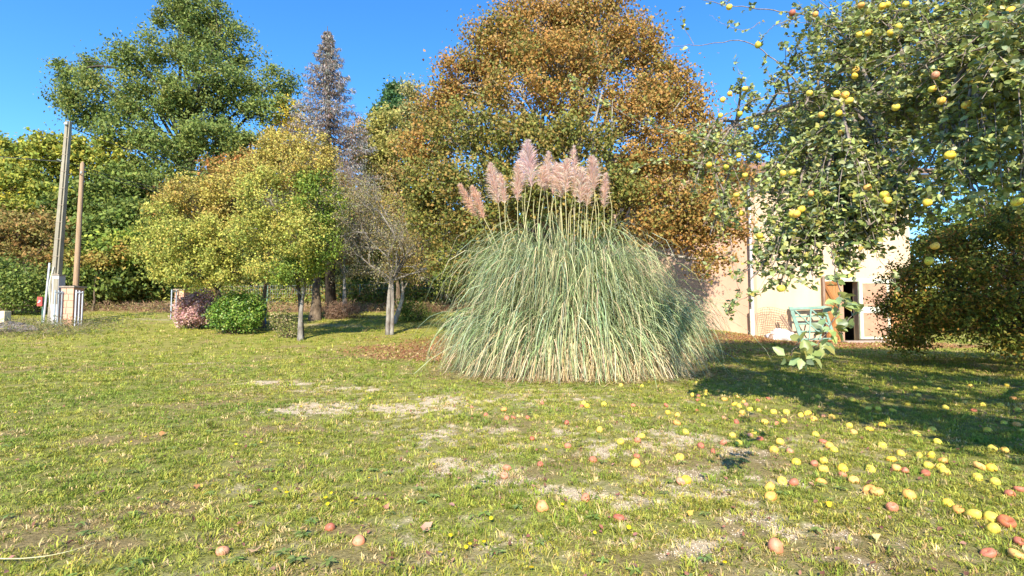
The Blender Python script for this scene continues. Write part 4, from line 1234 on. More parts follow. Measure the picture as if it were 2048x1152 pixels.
simple('deep green chestnut right of the wooden pole, behind the lawn', 'chestnut_tree', 215, 32,
       [lobe(190, 480, 32, 55, 50), lobe(250, 500, 31, 50, 45, pal=1), lobe(220, 555, 31, 55, 35), lobe(290, 540, 32, 50, 50), lobe(170, 560, 31, 30, 40), lobe(270, 440, 33, 50, 45)],
       [GREEN, SHADEG], 17000, .26)
simple('small tree with faint orange tints between the poles and the chestnut', 'cherry_tree', 185, 30,
       [lobe(205, 520, 30, 32, 12), lobe(145, 520, 30, 25, 10), lobe(260, 505, 30, 20, 12)], [ORANGE], 2600, .2, tr=.08)
simple('orange tinted tree low between the oak and the yellow fruit trees', 'cherry_tree', 440, 36,
       [lobe(450, 345, 36, 55, 28), lobe(370, 395, 35, 45, 28), lobe(520, 330, 36, 45, 30), lobe(330, 430, 34, 40, 30)], [[((.26, .17, .05), 3), ((.3, .14, .05), 2), ((.15, .15, .05), 2)]], 9000, .22)
simple('yellow tree peeping between the oak and the grey spruce', 'birch_tree', 580, 40,
       [lobe(582, 235, 40, 32, 35), lobe(560, 285, 40, 40, 40), lobe(600, 300, 40, 40, 50)], [[((.45, .34, .05), 3), ((.3, .27, .06), 2)]], 6000, .22)
simple('slim tree with bare pale top twigs right of the grey spruce', 'birch_tree', 735, 40,
       [lobe(735, 300, 40, 40, 40), lobe(720, 270, 40, 30, 30), lobe(755, 340, 39, 45, 40)], [[((.38, .22, .10), 3), ((.3, .24, .1), 3)]], 5000, .2, bark='bark_pale')
simple('dark green pine top between spruce and orange maple', 'pine_tree', 785, 52,
       [lobe(785, 190, 52, 22, 20), lobe(775, 220, 52, 30, 18), lobe(800, 215, 52, 28, 22), lobe(790, 175, 52, 12, 12), lobe(785, 260, 52, 40, 30)], [PINE], 7000, .3)
simple('pale whitish green tree touching the maple crown on its upper left', 'willow_tree', 815, 46,
       [lobe(818, 178, 46, 20, 20), lobe(825, 230, 46, 30, 30)], [PALE], 3500, .24)
simple('light yellow green tree left of the maple, behind the grey plum', 'lime_tree', 775, 36,
       [lobe(775, 260, 36, 45, 40), lobe(800, 310, 35, 50, 45), lobe(745, 330, 35, 40, 40), lobe(790, 370, 35, 50, 40, pal=1)], [[((.30, .28, .09), 3), ((.22, .22, .06), 2)], BROWNG], 13000, .22)
simple('brown green tree filling the gap left of the maple foot', 'hornbeam_tree', 800, 30,
       [lobe(820, 430, 30, 60, 50), lobe(760, 430, 30, 50, 50), lobe(840, 500, 30, 50, 45), lobe(770, 500, 30, 50, 40, pal=1), lobe(700, 480, 30, 50, 50)], [BROWNG, SHADEG], 17000, .18)
simple('dark tree in the shade behind the maple trunks', 'holly_tree', 960, 29,
       [lobe(900, 540, 29, 50, 50), lobe(980, 500, 29, 70, 60), lobe(1100, 480, 29, 90, 80), lobe(1220, 450, 29, 60, 60)], [GREEN], 15000, .2)

# dead grey mass of creepers under the spruce
make_tree('dead_creeper_tree', 'leafless grey brown tree smothered in dead creeper below the spruce', 'tree', gbase(690, 27),
          [lobe(690, 380, 27, 42, 50), lobe(700, 450, 27, 50, 50), lobe(665, 500, 27, 35, 35)], [TWIG], 9000, .28, .14, M['bark_grey'], clump=.35, aspect=.09, limb_vis=1, per_clump=25, up=0)

def spruce():
    Y = 31.0
    b = gbase(662, Y); top = at(655, 52, Y)
    t = empty('spruce_tree', b, 'tall grey blue spruce with drooping branches, standing right of the oak', 'tree')
    H = top[2] - b[2]
    mb = MB(); mb.tube([(0, 0, -.2), ((top[0] - b[0]) * .5, 0, H * .5), (top[0] - b[0], 0, H)], [.34, .2, .015], 9); mb.tube([(0, 0, 0), (.01, 0, .01)], .01, 4)
    C, N, TD, COLS = [], [], [], []
    z = H * .30
    k = 0
    while z < H * .985:
        f = (H - z) / (H * .70)
        nb = 9
        for i in range(nb):
            a = 6.283 * i / nb + k * .7 + random.gauss(0, .15)
            R_ = (4.9 * f ** 1.0 + .15) * random.uniform(.62, 1.12)
            if random.random() < .10: R_ *= .45
            x0 = (top[0] - b[0]) * z / H
            d = np.array((math.cos(a), math.sin(a), 0))
            rise = .18 if f < .35 else -.06
            P = smooth_path([np.array((x0, 0, z)), np.array((x0, 0, z)) + d * R_ * .5 + (0, 0, R_ * (rise - .12)), np.array((x0, 0, z)) + d * R_ + (0, 0, R_ * (rise - .02))], 6)
            mb.tube(P, np.linspace(.045, .008, 6) * (.4 + f), 4, cap=False)
            n = int(24 + 150 * R_ / 2.4)
            u = rng.random(n) ** .7
            q = np.array([np.interp(u, np.linspace(0, 1, 6), P[:, j]) for j in range(3)]).T
            side = np.array((-d[1], d[0], 0)); sp = rng.normal(size=n) * .16 * (1.2 - u * .5) * (R_ * .6 + .3)
            q = q + side * sp[:, None]; dr = rng.random(n) * (.16 + .26 * f)
            q[:, 2] -= dr * .8 + np.abs(sp) * .2
            C.append(q); N.append(rng.normal(size=(n, 3)) + d * .6)
            TD.append(np.tile((0, 0, -1.4), (n, 1)) + d * .9)
            br = (dr > .12 + .12 * rng.random(n)) & (u < .8)
            pal1 = pick_cols([((.36, .32, .30), 3), ((.46, .42, .40), 2), ((.22, .24, .19), 2.5), ((.36, .26, .21), 2.5)], n, .2)
            pal2 = pick_cols([((.24, .15, .10), 3), ((.32, .22, .16), 2)], n, .2)
            COLS.append(np.where(br[:, None], pal2, pal1))
        z += .34 + .26 * f; k += 1
    mb.build('trunk', M['bark_dark'], t, smooth=True)
    C, N, TD, COLS = map(np.concatenate, (C, N, TD, COLS))
    L = .20 * (.6 + .8 * rng.random(len(C)))
    V, Fc, cc = leaf_mesh(C, N, L, L * .24, COLS, 0, tdir=TD * 1.5)
    o = link('crown', np_mesh('crown', V, Fc, cc, mat=M['leaf']), t); o['kind'] = 'stuff'
spruce()

# the great maple behind the pampas grass
def maple():
    Y = 17.5
    b = gbase(1120, 18.0)
    L = []
    for (px, py, rx, ry, yy, p, w) in (
        (1080, 50, 110, 60, 17.5, 0, .9), (1180, 40, 90, 55, 18, 0, .9), (1000, 90, 80, 50, 17, 0, 1), (1260, 95, 70, 50, 17.5, 0, 1), (1120, 120, 110, 50, 16, 0, .7), (1120, 110, 110, 50, 19.5, 0, .4),
        (930, 160, 75, 50, 17.3, 0, 1), (1040, 180, 90, 50, 15.5, 0, .6), (1170, 190, 80, 45, 15.6, 0, .55), (1310, 170, 70, 55, 17.3, 0, .8), (1270, 230, 80, 45, 16, 0, .7), (880, 225, 55, 45, 17.5, 0, 1),
        (1370, 210, 48, 45, 17.2, 0, .8), (1400, 270, 48, 42, 17, 0, .8), (850, 290, 55, 45, 17.4, 0, 1), (930, 260, 80, 45, 15.6, 1, .8), (1050, 280, 90, 45, 15, 1, .7), (1160, 280, 90, 45, 15.2, 1, .6),
        (1330, 310, 90, 45, 15.8, 0, .9), (1430, 330, 45, 45, 16.6, 0, .7), (860, 370, 65, 45, 16.8, 1, 1), (950, 360, 80, 45, 15.2, 1, .9), (1080, 380, 90, 45, 14.9, 1, .8), (1210, 370, 80, 45, 15.2, 1, .9),
        (1330, 400, 70, 40, 15.6, 0, .75), (1410, 400, 45, 35, 16.2, 0, .55), (880, 450, 60, 45, 16.8, 1, .9), (970, 450, 70, 45, 15.5, 1, .8), (1290, 460, 60, 35, 15.6, 0, .5), (1370, 470, 50, 30, 15.8, 0, .8), (1440, 400, 42, 34, 15.9, 0, .8), (1462, 450, 34, 34, 15.9, 0, .55), (1425, 470, 40, 30, 15.8, 0, .6), (1385, 430, 50, 34, 15.6, 0, .7), (1465, 350, 40, 30, 16.2, 0, .7), (1425, 520, 34, 26, 15.9, 0, .35),
        (900, 520, 45, 30, 16.6, 1, .5), (1400, 520, 32, 28, 15.8, 0, .3), (1180, 440, 70, 40, 15.5, 1, .7)):
        L.append(lobe(px, py, yy, rx, ry, w=w, pal=p))
    t = make_tree('maple_tree', 'huge orange brown maple with rounded crown behind the pampas grass', 'tree', b, L, [MAPLE_O, MAPLE_G], 150000, .098, .36, M['bark_pale'],
                  clump=.33, per_clump=110, shell=.4, aspect=.75, limb_vis=.6, fork=.3, spread=(.72, .72, .6), gain=1.42, jit=.14)
    mb = MB()
    for P, r in (([(1120, 600, 18), (1000, 400, 17), (955, 300, 15.6), (925, 255, 15.2)], .13), ([(1150, 600, 17.6), (1170, 400, 16), (1187, 300, 14.9), (1190, 245, 14.8), (1205, 180, 15)], .13),
                 ([(1160, 600, 17.8), (1215, 380, 16), (1222, 280, 15), (1225, 200, 15.2)], .09), ([(1100, 600, 17.8), (1050, 330, 16.8), (1010, 200, 16), (1000, 120, 16)], .10), ([(1130, 600, 18), (1090, 300, 17), (1085, 180, 16.5), (1080, 60, 16.5)], .12),
                 ([(1180, 600, 17.8), (1280, 350, 16.5), (1330, 250, 16), (1370, 190, 16.5)], .10), ([(1190, 600, 17.5), (1330, 440, 15.8), (1420, 380, 15.9), (1470, 330, 16.2)], .07),
                 ([(1130, 600, 18), (1140, 300, 16.8), (1145, 180, 16.4), (1160, 60, 16.8)], .10)):
        pts = smooth_path([at(*p) for p in P], 12) - b
        pts[0, 2] = -.1
        mb.tube(pts, np.linspace(r * .8, r * .15, 12), 7)
    o = mb.build('stems', M['bark_grey'], t, smooth=True)
maple()

# the yellowing fruit trees on the lawn
def orchard():
    b = gbase(603, 17.5)
    make_tree('fruit_tree', 'nearest yellowing fruit tree with thin forked trunk, left of the grey plum', 'tree', b,
              [lobe(600, 330, 17.6, 70, 60, pal=1), lobe(540, 400, 17, 70, 60), lobe(640, 400, 17.4, 55, 60, pal=2), lobe(560, 300, 17.8, 45, 40, pal=1), lobe(640, 310, 17.8, 30, 40, pal=1, w=.6), lobe(505, 455, 16.8, 42, 45, w=.7), lobe(600, 470, 16.6, 60, 50),
               lobe(645, 500, 17, 35, 38, pal=2), lobe(525, 535, 16.9, 34, 26, w=.7), lobe(590, 545, 17, 55, 25, pal=2)],
              [ORCH, ORCH_B, SHADEG], 38000, .08, .10, M['bark_grey'], clump=.27, per_clump=85, shell=.4, aspect=.7, fork=.45, gain=1.38, group='fruit trees on the lawn',
              trunk_pts=[b - (0, 0, .1), b + (-.02, 0, .6), b + (.02, 0, 1.3), b + (.08, .1, 2.1), b + (-.1, .1, 3.4), b + (-.2, 0, 4.6)])
    # its second stem
    mb = MB(); 
    rt = [o for o in scn.objects if o.name.startswith('fruit_tree')][-1]
    mb.tube(smooth_path([(.02, .1, -.1), (-.06, .12, .8), (-.12, .1, 1.6), (-.3, .15, 2.6)], 10), np.linspace(.10, .05, 10), 8); mb.build('trunk', M['bark_dark'], rt, smooth=True)
    make_tree('fruit_tree', 'broad golden fruit tree left of the others, spreading above the pink shrub', 'tree', gbase(455, 20),
              [lobe(400, 400, 20, 75, 45, pal=1), lobe(330, 440, 20, 50, 50), lobe(470, 400, 20, 60, 55, pal=1), lobe(300, 490, 19.6, 30, 35), lobe(370, 480, 19, 70, 50), lobe(450, 480, 19, 60, 55),
               lobe(400, 540, 19, 70, 35), lobe(320, 530, 19.5, 35, 35), lobe(470, 540, 19, 50, 35), lobe(500, 350, 20.5, 45, 40, pal=1)],
              [ORCH, ORCH_B], 38000, .09, .15, M['bark_dark'], clump=.29, per_clump=85, shell=.4, aspect=.7, fork=.3, gain=1.38, group='fruit trees on the lawn')
    make_tree('fruit_tree', 'fruit tree with a leaning brown trunk just right of the green bush', 'tree', gbase(527, 21.5),
              [lobe(540, 470, 22, 50, 45), lobe(520, 400, 22, 60, 50, pal=1), lobe(570, 420, 22, 50, 50, pal=1)],
              [ORCH, ORCH_B], 11000, .09, .15, M['bark_brown'], clump=.28, per_clump=45, aspect=.7, fork=.3, gain=1.38, group='fruit trees on the lawn')
    make_tree('fruit_tree', 'fruit tree with a thick rough brown trunk behind the nearest thin one', 'tree', gbase(630, 24.5),
              [lobe(650, 440, 25, 55, 55), lobe(690, 400, 25, 40, 50, pal=1), lobe(630, 500, 25, 50, 45), lobe(600, 380, 25, 50, 50, pal=1)],
              [SHADEG, BROWNG], 11000, .10, .33, M['bark_brown'], clump=.3, per_clump=45, aspect=.7, fork=.3, gain=1.38, group='fruit trees on the lawn')
orchard()

def plum():
    b = gbase(780, 19.0)
    mb = MB(); ends = []
    for x0, x1, x2, r in ((-.08, -.05, .02, .075), (.08, .08, .06, .065)):
        mb.tube(smooth_path([(x0, 0, -.1), (x0 + .02, 0, .8), (x1, .05, 1.5), (x2, .05, 2.1)], 12), np.linspace(r * 1.25, r * .8, 12), 8)
    rt = empty('plum_tree', b, 'nearly bare grey lichened plum tree with twin trunks between fruit trees and pampas grass', 'tree')
    def grow(p, d, L, r, lev):
        n = 5
        pts = [p]; dd = np.array(d, float)
        for k in range(n):
            dd = unit(dd + rng.normal(size=3) * .22 + (0, 0, .05)); pts.append(pts[-1] + dd * L / n)
        pts = np.array(pts); mb.tube(pts, np.linspace(r, r * .5, n + 1), 6 if lev < 2 else 4, cap=False)
        if lev >= 2: ends.append(pts)
        if lev < 4:
            for k in range(3 if lev < 3 else 4):
                j = int(rng.integers(2, n + 1)); nd = unit(dd + rng.normal(size=3) * (.75 if lev else .9) + (0, -.05, .1 if lev < 3 else 0))
                grow(pts[j], nd, L * rng.uniform(.6, .85), r * .55, lev + 1)
    for d, L in (((-.7, -.2, .9), 1.7), ((-.2, -.1, 1), 1.9), ((.35, 0, 1), 1.8), ((.8, -.2, .6), 1.5), ((-.9, .1, .45), 1.5), ((.1, .5, 1), 1.8), ((.5, -.5, .5), 1.2), ((-.4, 0, 1.4), 2.2)):
        grow(np.array((.04, .05, 2.05)), d, L, .048, 0)
    mb.build('trunk', M['bark_grey'], rt, smooth=True)
    E = np.concatenate(ends)
    C = E[rng.integers(0, len(E), 17000)] + rng.normal(size=(17000, 3)) * .10
    cols = pick_cols([((.24, .24, .09), 3), ((.36, .30, .10), 2), ((.30, .22, .13), 2), ((.34, .32, .22), 2)], len(C), .2)
    L = .06 * (.6 + .8 * rng.random(len(C)))
    V, Fc, cc = leaf_mesh(C, rng.normal(size=C.shape) + (0, -.3, .4), L, L * .6, cols, 0)
    o = link('crown', np_mesh('crown', V, Fc, cc, mat=M['leaf']), rt); o['kind'] = 'stuff'
    # the pale leaning one behind
    b2 = gbase(797, 23)
    make_tree('plum_tree', 'whitish leaning trunk with thin leaves just behind the twin trunked plum', 'tree', b2,
              [lobe(800, 470, 23, 45, 45), lobe(830, 540, 23, 35, 30), lobe(770, 430, 23, 40, 50), lobe(790, 540, 23, 30, 25)], [[((.2, .2, .05), 3), ((.32, .25, .06), 2), ((.22, .15, .08), 2)]], 8000, .09, .13, M['bark_pale'], clump=.3,
              trunk_pts=[b2 + (-.25, 0, -.1), b2 + (.05, 0, .7), b2 + (.2, 0, 1.4), b2 + (.1, 0, 2.4), b2 + (.1, 0, 3.4)])
plum()

# ------------------------------------------------------------------ shrubs
PINKP = [((.60, .36, .31), 4), ((.70, .46, .42), 3), ((.50, .26, .23), 2), ((.32, .28, .10), 1)]
BRIGHT = [((.14, .26, .03), 3), ((.22, .34, .05), 3), ((.34, .40, .08), 2), ((.06, .14, .02), 2)]
bush('hydrangea', 'rounded pink flowering shrub in front of the half hidden pillar', 'shrub', gbase(388, 21),
     [lobe(385, 620, 21, 30, 30), lobe(410, 610, 21.2, 26, 32), lobe(370, 632, 20.8, 20, 20), lobe(400, 630, 20.6, 24, 18)], [PINKP], 9000, .075, clump=.09, aspect=.8, up=.8)
bush('green_bush', 'bright glossy green bush right of the pink shrub', 'shrub', gbase(472, 19.5),
     [lobe(470, 622, 19.6, 44, 34), lobe(500, 620, 19.8, 30, 32), lobe(445, 634, 19.3, 26, 24), lobe(480, 640, 19, 36, 18)], [BRIGHT], 11000, .085, clump=.10, leafmat='glossy_leaf', aspect=.7, up=.7)
bush('bramble_bush', 'dry straggly bramble at the foot of the nearest fruit tree', 'shrub', gbase(580, 18.2),
     [lobe(580, 655, 18.2, 22, 22), lobe(562, 640, 18.6, 18, 18)], [[((.28, .28, .08), 3), ((.42, .33, .18), 2), ((.16, .2, .05), 2)]], 1800, .07, clump=.12)
bush('small_shrub', 'small green shrub right of the twin trunked plum in the shade', 'shrub', gbase(830, 24),
     [lobe(828, 625, 24, 26, 24), lobe(812, 615, 24.5, 16, 30)], [SHADEG], 2600, .09, clump=.14)
bush('brush_heap', 'heap of dry cut brushwood on the grass before the wire fence', 'brush pile', gbase(690, 25.5),
     [lobe(690, 622, 25.5, 36, 14), lobe(670, 628, 25.2, 24, 10)], [[((.26, .16, .10), 3), ((.36, .24, .17), 2), ((.15, .09, .06), 2)]], 3000, .22, clump=.15, aspect=.08, up=0)
b = gbase(520, 23.5)
mb = MB(); mb.tube([(0, 0, 0), (0, 0, .05), (0, 0, .45), (0, 0, .55), (0, 0, .95), (0, 0, 1.0)], [.27, .3, .29, .3, .29, .26], 16)
bb = empty('blue_barrel', at(519, 614, 22.6), 'blue plastic barrel half seen between green bush and leaning trunk', 'barrel'); bb.location.z = gz(bb.location.x, bb.location.y)
mb.build('barrel_body', M['blue_barrel'], bb, smooth=True)
mb = MB(); mb.tube([(0, 0, 1.0), (0, 0, 1.03)], .28, 16); mb.build('barrel_lid', M['blue_barrel'], bb)

# right of the house: sunlit shrubs at the back of the lawn
for k, (px, Y, rx, ry, lb) in enumerate(((1880, 30, 45, 32, 'green shrub seen under the dark dome tree, nearest the barn door'), (1965, 31, 50, 30, 'green shrub seen under the dark dome tree, at the centre of the gap'),
                                         (2060, 30, 60, 34, 'green shrub at the right picture edge beyond the dark dome tree'))):
    bush('garden_shrub', lb, 'shrub', gbase(px, Y), [lobe(px, 630, Y, rx, ry), lobe(px + 20, 640, Y - .5, rx * .7, ry * .7)], [BRIGHT], 4500, .14, group='shrubs behind the house lawn', clump=.2)
simple('tall green tree closing the view right of the house', 'ash_tree', 1990, 40, [lobe(1960, 400, 40, 120, 100), lobe(1850, 440, 40, 70, 80), lobe(2080, 400, 40, 100, 90), lobe(1960, 480, 40, 110, 80), lobe(2080, 480, 40, 110, 90), lobe(1880, 520, 40, 60, 60), lobe(2000, 570, 39, 120, 60), lobe(2150, 560, 39, 120, 80)], [GREEN], 22000, .34)

# undergrowth: ferns, brambles and the dark mass of the wood behind
def undergrowth():
    def band(name, label, x0, x1, y0, y1, h0, h1, n, ll, pal, cl=260, asp=.55, up=.3, pw=1.0):
        cx = rng.uniform(x0, x1, cl); cy = rng.uniform(y0, y1, cl)
        hh = rng.uniform(h0, h1, cl) * (.6 + .6 * fbm(cx, cy, 5, 88, 3))
        who = rng.integers(0, cl, n)
        u = rng.random(n) ** pw
        x = cx[who] + rng.normal(size=n) * .75; y = cy[who] + rng.normal(size=n) * .5
        z = ground_h(x, y) + hh[who] * u
        P = np.stack([x, y, z], 1)
        cidx = rng.choice(len(pal), cl); idx = np.where(rng.random(n) < .5, cidx[who], rng.choice(len(pal), n))
        L = ll * (.6 + .8 * rng.random(n))
        V, Fc, cc = leaf_mesh(P, sphere_dirs(n) + (0, -.4, up), L, L * asp, pick_cols(pal, n, .2, idx), 0)
        tag(link(name, np_mesh(name, V, Fc, cc, mat=M['leaf'])), label, 'undergrowth', kind='stuff')
    band('fern_undergrowth', 'yellow green bracken and ferns along the edge of the wood', -32, 1, 32.5, 35, .9, 1.7, 26000, .24, [((.24, .30, .05), 3), ((.33, .33, .07), 2), ((.14, .2, .04), 2), ((.36, .22, .08), 1)], asp=.35, up=.5)
    band('hedge_undergrowth', 'dark brambly thicket at the foot of the wood', -42, 6, 35.5, 39, 2.0, 5.0, 30000, .33, [((.11, .15, .04), 3), ((.17, .20, .05), 3), ((.24, .22, .06), 2), ((.06, .08, .025), 1.5)], cl=420)
    band('wood_undergrowth', 'deep shaded foliage filling the wood behind the trees', -60, 26, 46, 56, 6, 15, 34000, .6, [((.12, .15, .045), 3), ((.20, .20, .06), 3), ((.27, .23, .07), 2), ((.07, .09, .03), 1.5)], cl=360)
    band('hedge_undergrowth', 'green thicket closing the far side of the lawn right of the house', 17, 60, 41, 46, 2.5, 6.5, 16000, .36, [((.13, .18, .04), 3), ((.2, .24, .05), 2), ((.08, .11, .03), 2)], cl=160)
    band('dry_grass', 'dry brown grass and weeds on the bank behind the lawn', -30, 3, 29.2, 32.5, .25, .6, 14000, .26, [((.40, .26, .15), 3), ((.32, .2, .12), 2), ((.3, .28, .1), 1)], asp=.12, up=0)
    band('dry_grass', 'tangled dry weeds along the left lawn edge in front of the concrete pole', -24, -16.5, 18.3, 21.6, .25, .55, 7000, .16, [((.30, .24, .13), 3), ((.22, .18, .1), 2), ((.2, .22, .08), 2)], cl=60, asp=.12, up=0)
    band('yellow_undergrowth', 'low yellow green saplings behind the wire fence', -12, -1.5, 33.6, 35.5, .8, 1.9, 12000, .2, [((.33, .34, .05), 3), ((.22, .27, .05), 2), ((.4, .3, .06), 1)], cl=70)
undergrowth()

# ------------------------------------------------------------------ weeping dark dome tree right of the barn door
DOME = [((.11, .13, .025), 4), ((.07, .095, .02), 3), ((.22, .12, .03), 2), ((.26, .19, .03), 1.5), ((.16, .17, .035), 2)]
def dome():
    b = gbase(2075, 10.6)
    lb = []
    c = np.array((11.2, 10.9, 1.28)); r = 2.55
    for ph, n_, w_ in ((-.28, 15, .8), (.05, 15, 1.0), (.42, 12, 1.0), (.85, 8, 1.0), (1.35, 3, 1.0)):
        for a in np.linspace(0, 6.283, n_, endpoint=False) + ph:
            k = 1 + .05 * math.sin(a * 3)
            p = c + (math.cos(a) * r * .84 * math.cos(ph) * k, math.sin(a) * r * .84 * math.cos(ph) * k, math.sin(ph) * 1.95)
            if ph < 0: p[2] += .28 * math.sin(a * 4 + 1) + .05
            lb.append((p, np.array((.55, .55, .34)), w_, 0))
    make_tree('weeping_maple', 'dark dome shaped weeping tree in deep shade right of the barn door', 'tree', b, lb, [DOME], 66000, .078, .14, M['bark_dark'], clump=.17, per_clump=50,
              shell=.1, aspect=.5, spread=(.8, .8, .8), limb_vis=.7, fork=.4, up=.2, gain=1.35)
dome()

# ------------------------------------------------------------------ apples
def apple_data(nm, seg=16, ring=11, hollow=False, squash=(1, 1, .97), warp=0.04):
    V = []
    ph0 = random.uniform(0, 6)
    for j in range(ring + 1):
        t = math.pi * j / ring
        r = math.sin(t) * (1 + .10 * math.cos(t))
        z = math.cos(t)
        z -= .42 * math.exp(-(r / .30) ** 2) * (1 if z > 0 else -.55)
        if hollow and z > 0: z -= .55 * math.exp(-(r / .55) ** 4)
        for i in range(seg):
            a = 2 * math.pi * i / seg
            k = 1 + warp * math.sin(a * 2 + ph0) + .025 * math.cos(a * 5 + ph0 * 2)
            V.append((r * math.cos(a) * k * squash[0], r * math.sin(a) * k * squash[1], z * squash[2] * (1 + warp * .6 * math.cos(a + ph0))))
    F = [(j * seg + i, (j + 1) * seg + i, (j + 1) * seg + (i + 1) % seg, j * seg + (i + 1) % seg) for j in range(ring) for i in range(seg)]
    me = bpy.data.meshes.new(nm); me.from_pydata(V, [], F); me.polygons.foreach_set('use_smooth', np.ones(len(F), bool)); me.materials.append(M['apple']); me.update()
    return me
AM = [apple_data('apple_round'), apple_data('apple_flat', squash=(1.04, .98, .88), warp=.06), apple_data('apple_tall', squash=(.95, .97, 1.03), warp=.06), apple_data('apple_hollow', hollow=True, squash=(1.1, .95, .75), warp=.1),
      apple_data('apple_sagged', squash=(1.10, .94, .8), warp=.11)]
ACOL = {'y': [(.80, .57, .06), (.76, .60, .09), (.84, .53, .10), (.70, .60, .08)], 'o': [(.80, .42, .10), (.76, .36, .10), (.82, .46, .14)], 'r': [(.50, .17, .10), (.56, .22, .13), (.42, .13, .08), (.58, .28, .17)],
        'g': [(.50, .50, .06), (.60, .56, .07)]}

# ---- fallen apples: photo positions
c8 = '''40,245,y 38,287,o 88,332,y 55,467,y 150,60,y 127,132,y 157,135,r 197,105,y 205,128,y 155,158,r 185,185,y 150,218,r 305,155,o 365,130,y 380,143,o 360,180,y 387,195,y 412,165,y 425,182,r 445,210,y 403,233,y 400,255,o
370,280,r 300,258,r 497,217,y 490,160,r 548,148,r 470,325,y 448,345,r 350,347,y 383,392,y 297,390,r 172,407,r 240,437,r 503,368,r 530,285,y 580,228,y 650,230,y 638,275,y 597,292,r 613,385,y 580,430,y 672,433,r 730,243,y
770,235,y 802,265,y 860,245,r 905,255,y 813,340,y 856,380,r 890,408,y 918,428,y 705,497,y 860,493,y 808,508,r 858,535,y 965,537,y 967,565,r 1123,537,y 1028,600,o 843,605,o 692,615,r 627,600,y 558,640,y 563,695,o 1003,305,y 1027,328,o
1115,310,y 1187,300,y 1187,402,y 1237,480,y 1290,447,y 1378,337,y 1467,315,y 1495,383,y 1392,458,y 1460,463,y 1525,488,o 1443,518,y 1518,525,y 1537,555,y 1265,535,o 1315,547,r 1118,660,o 1158,672,o 1337,690,o 1243,757,r 1430,560,r
1730,527,o 1795,535,y 1803,425,y 1873,437,y 1555,735,y 1612,768,o 1695,805,y 1798,817,y 1808,878,y 1883,845,h 1900,675,r 1955,650,r 1720,585,y 1820,610,y 590,985,R 1780,1010,r 1960,950,r 1940,1025,o 90,598,y 60,610,r
1940,300,o 1975,325,y 1870,287,y 1780,320,y 1680,75,y 1505,100,y 1885,75,y 1020,160,y 1165,210,y 1245,215,y 1540,200,y 1750,185,y 1850,190,y 640,45,y 740,90,y 700,60,y 900,120,y 1390,130,y 1530,155,y 1920,150,o 830,140,y
1108,205,y 1420,155,r 690,18,y 870,42,o 980,85,o 760,120,y 800,150,o 880,160,o 560,80,y 620,100,o 1250,90,y 1330,180,y 1650,170,y 1700,215,r 1600,130,y 1450,60,y 1100,95,y 1190,150,o 1950,215,y 1370,90,y'''
c2 = '''1132,220,r 928,255,o 832,283,r 942,300,r 978,295,r 1055,298,r 1343,235,r 1352,220,y 1370,238,y 1460,230,y 1553,123,y 1665,128,y 1617,232,r 1263,327,r 1437,355,y 1660,388,y 1640,415,r 1550,422,y 1078,402,r 1268,443,r
1403,517,r 1122,537,r 945,557,r 930,602,r 1635,493,r 1630,542,y 1132,773,O 1540,823,r 153,950,R 1363,722,r 1792,233,r 1802,272,y 757,238,r'''
AP = []
for tk in c8.split():
    x, y, c = tk.split(','); AP.append((1340 + float(x) / 2.797, 740 + float(y) / 2.797, c))
for tk in c2.split():
    x, y, c = tk.split(','); AP.append((660 + float(x) / 2.667, 720 + float(y) / 2.667, c))
AP.append((660, 1049, 'r')); AP.append((445, 1098, 'r'))

def zone(px, py):
    line = 772 + (px - 1380) * (1000 - 772) / (2048 - 1380)
    if px < 1385:
        if py < 808: return 'before the pampas grass'
        if py < 890: return 'on the gravelly middle lawn'
        return 'on the open foreground lawn'
    if py < line - 18: return 'in the apple tree shade'
    if py < line + 45: return 'along the rim of the tree shade'
    if py < line + 150: return 'on the sunlit lawn below the shade'
    return 'on the lawn at the bottom right'

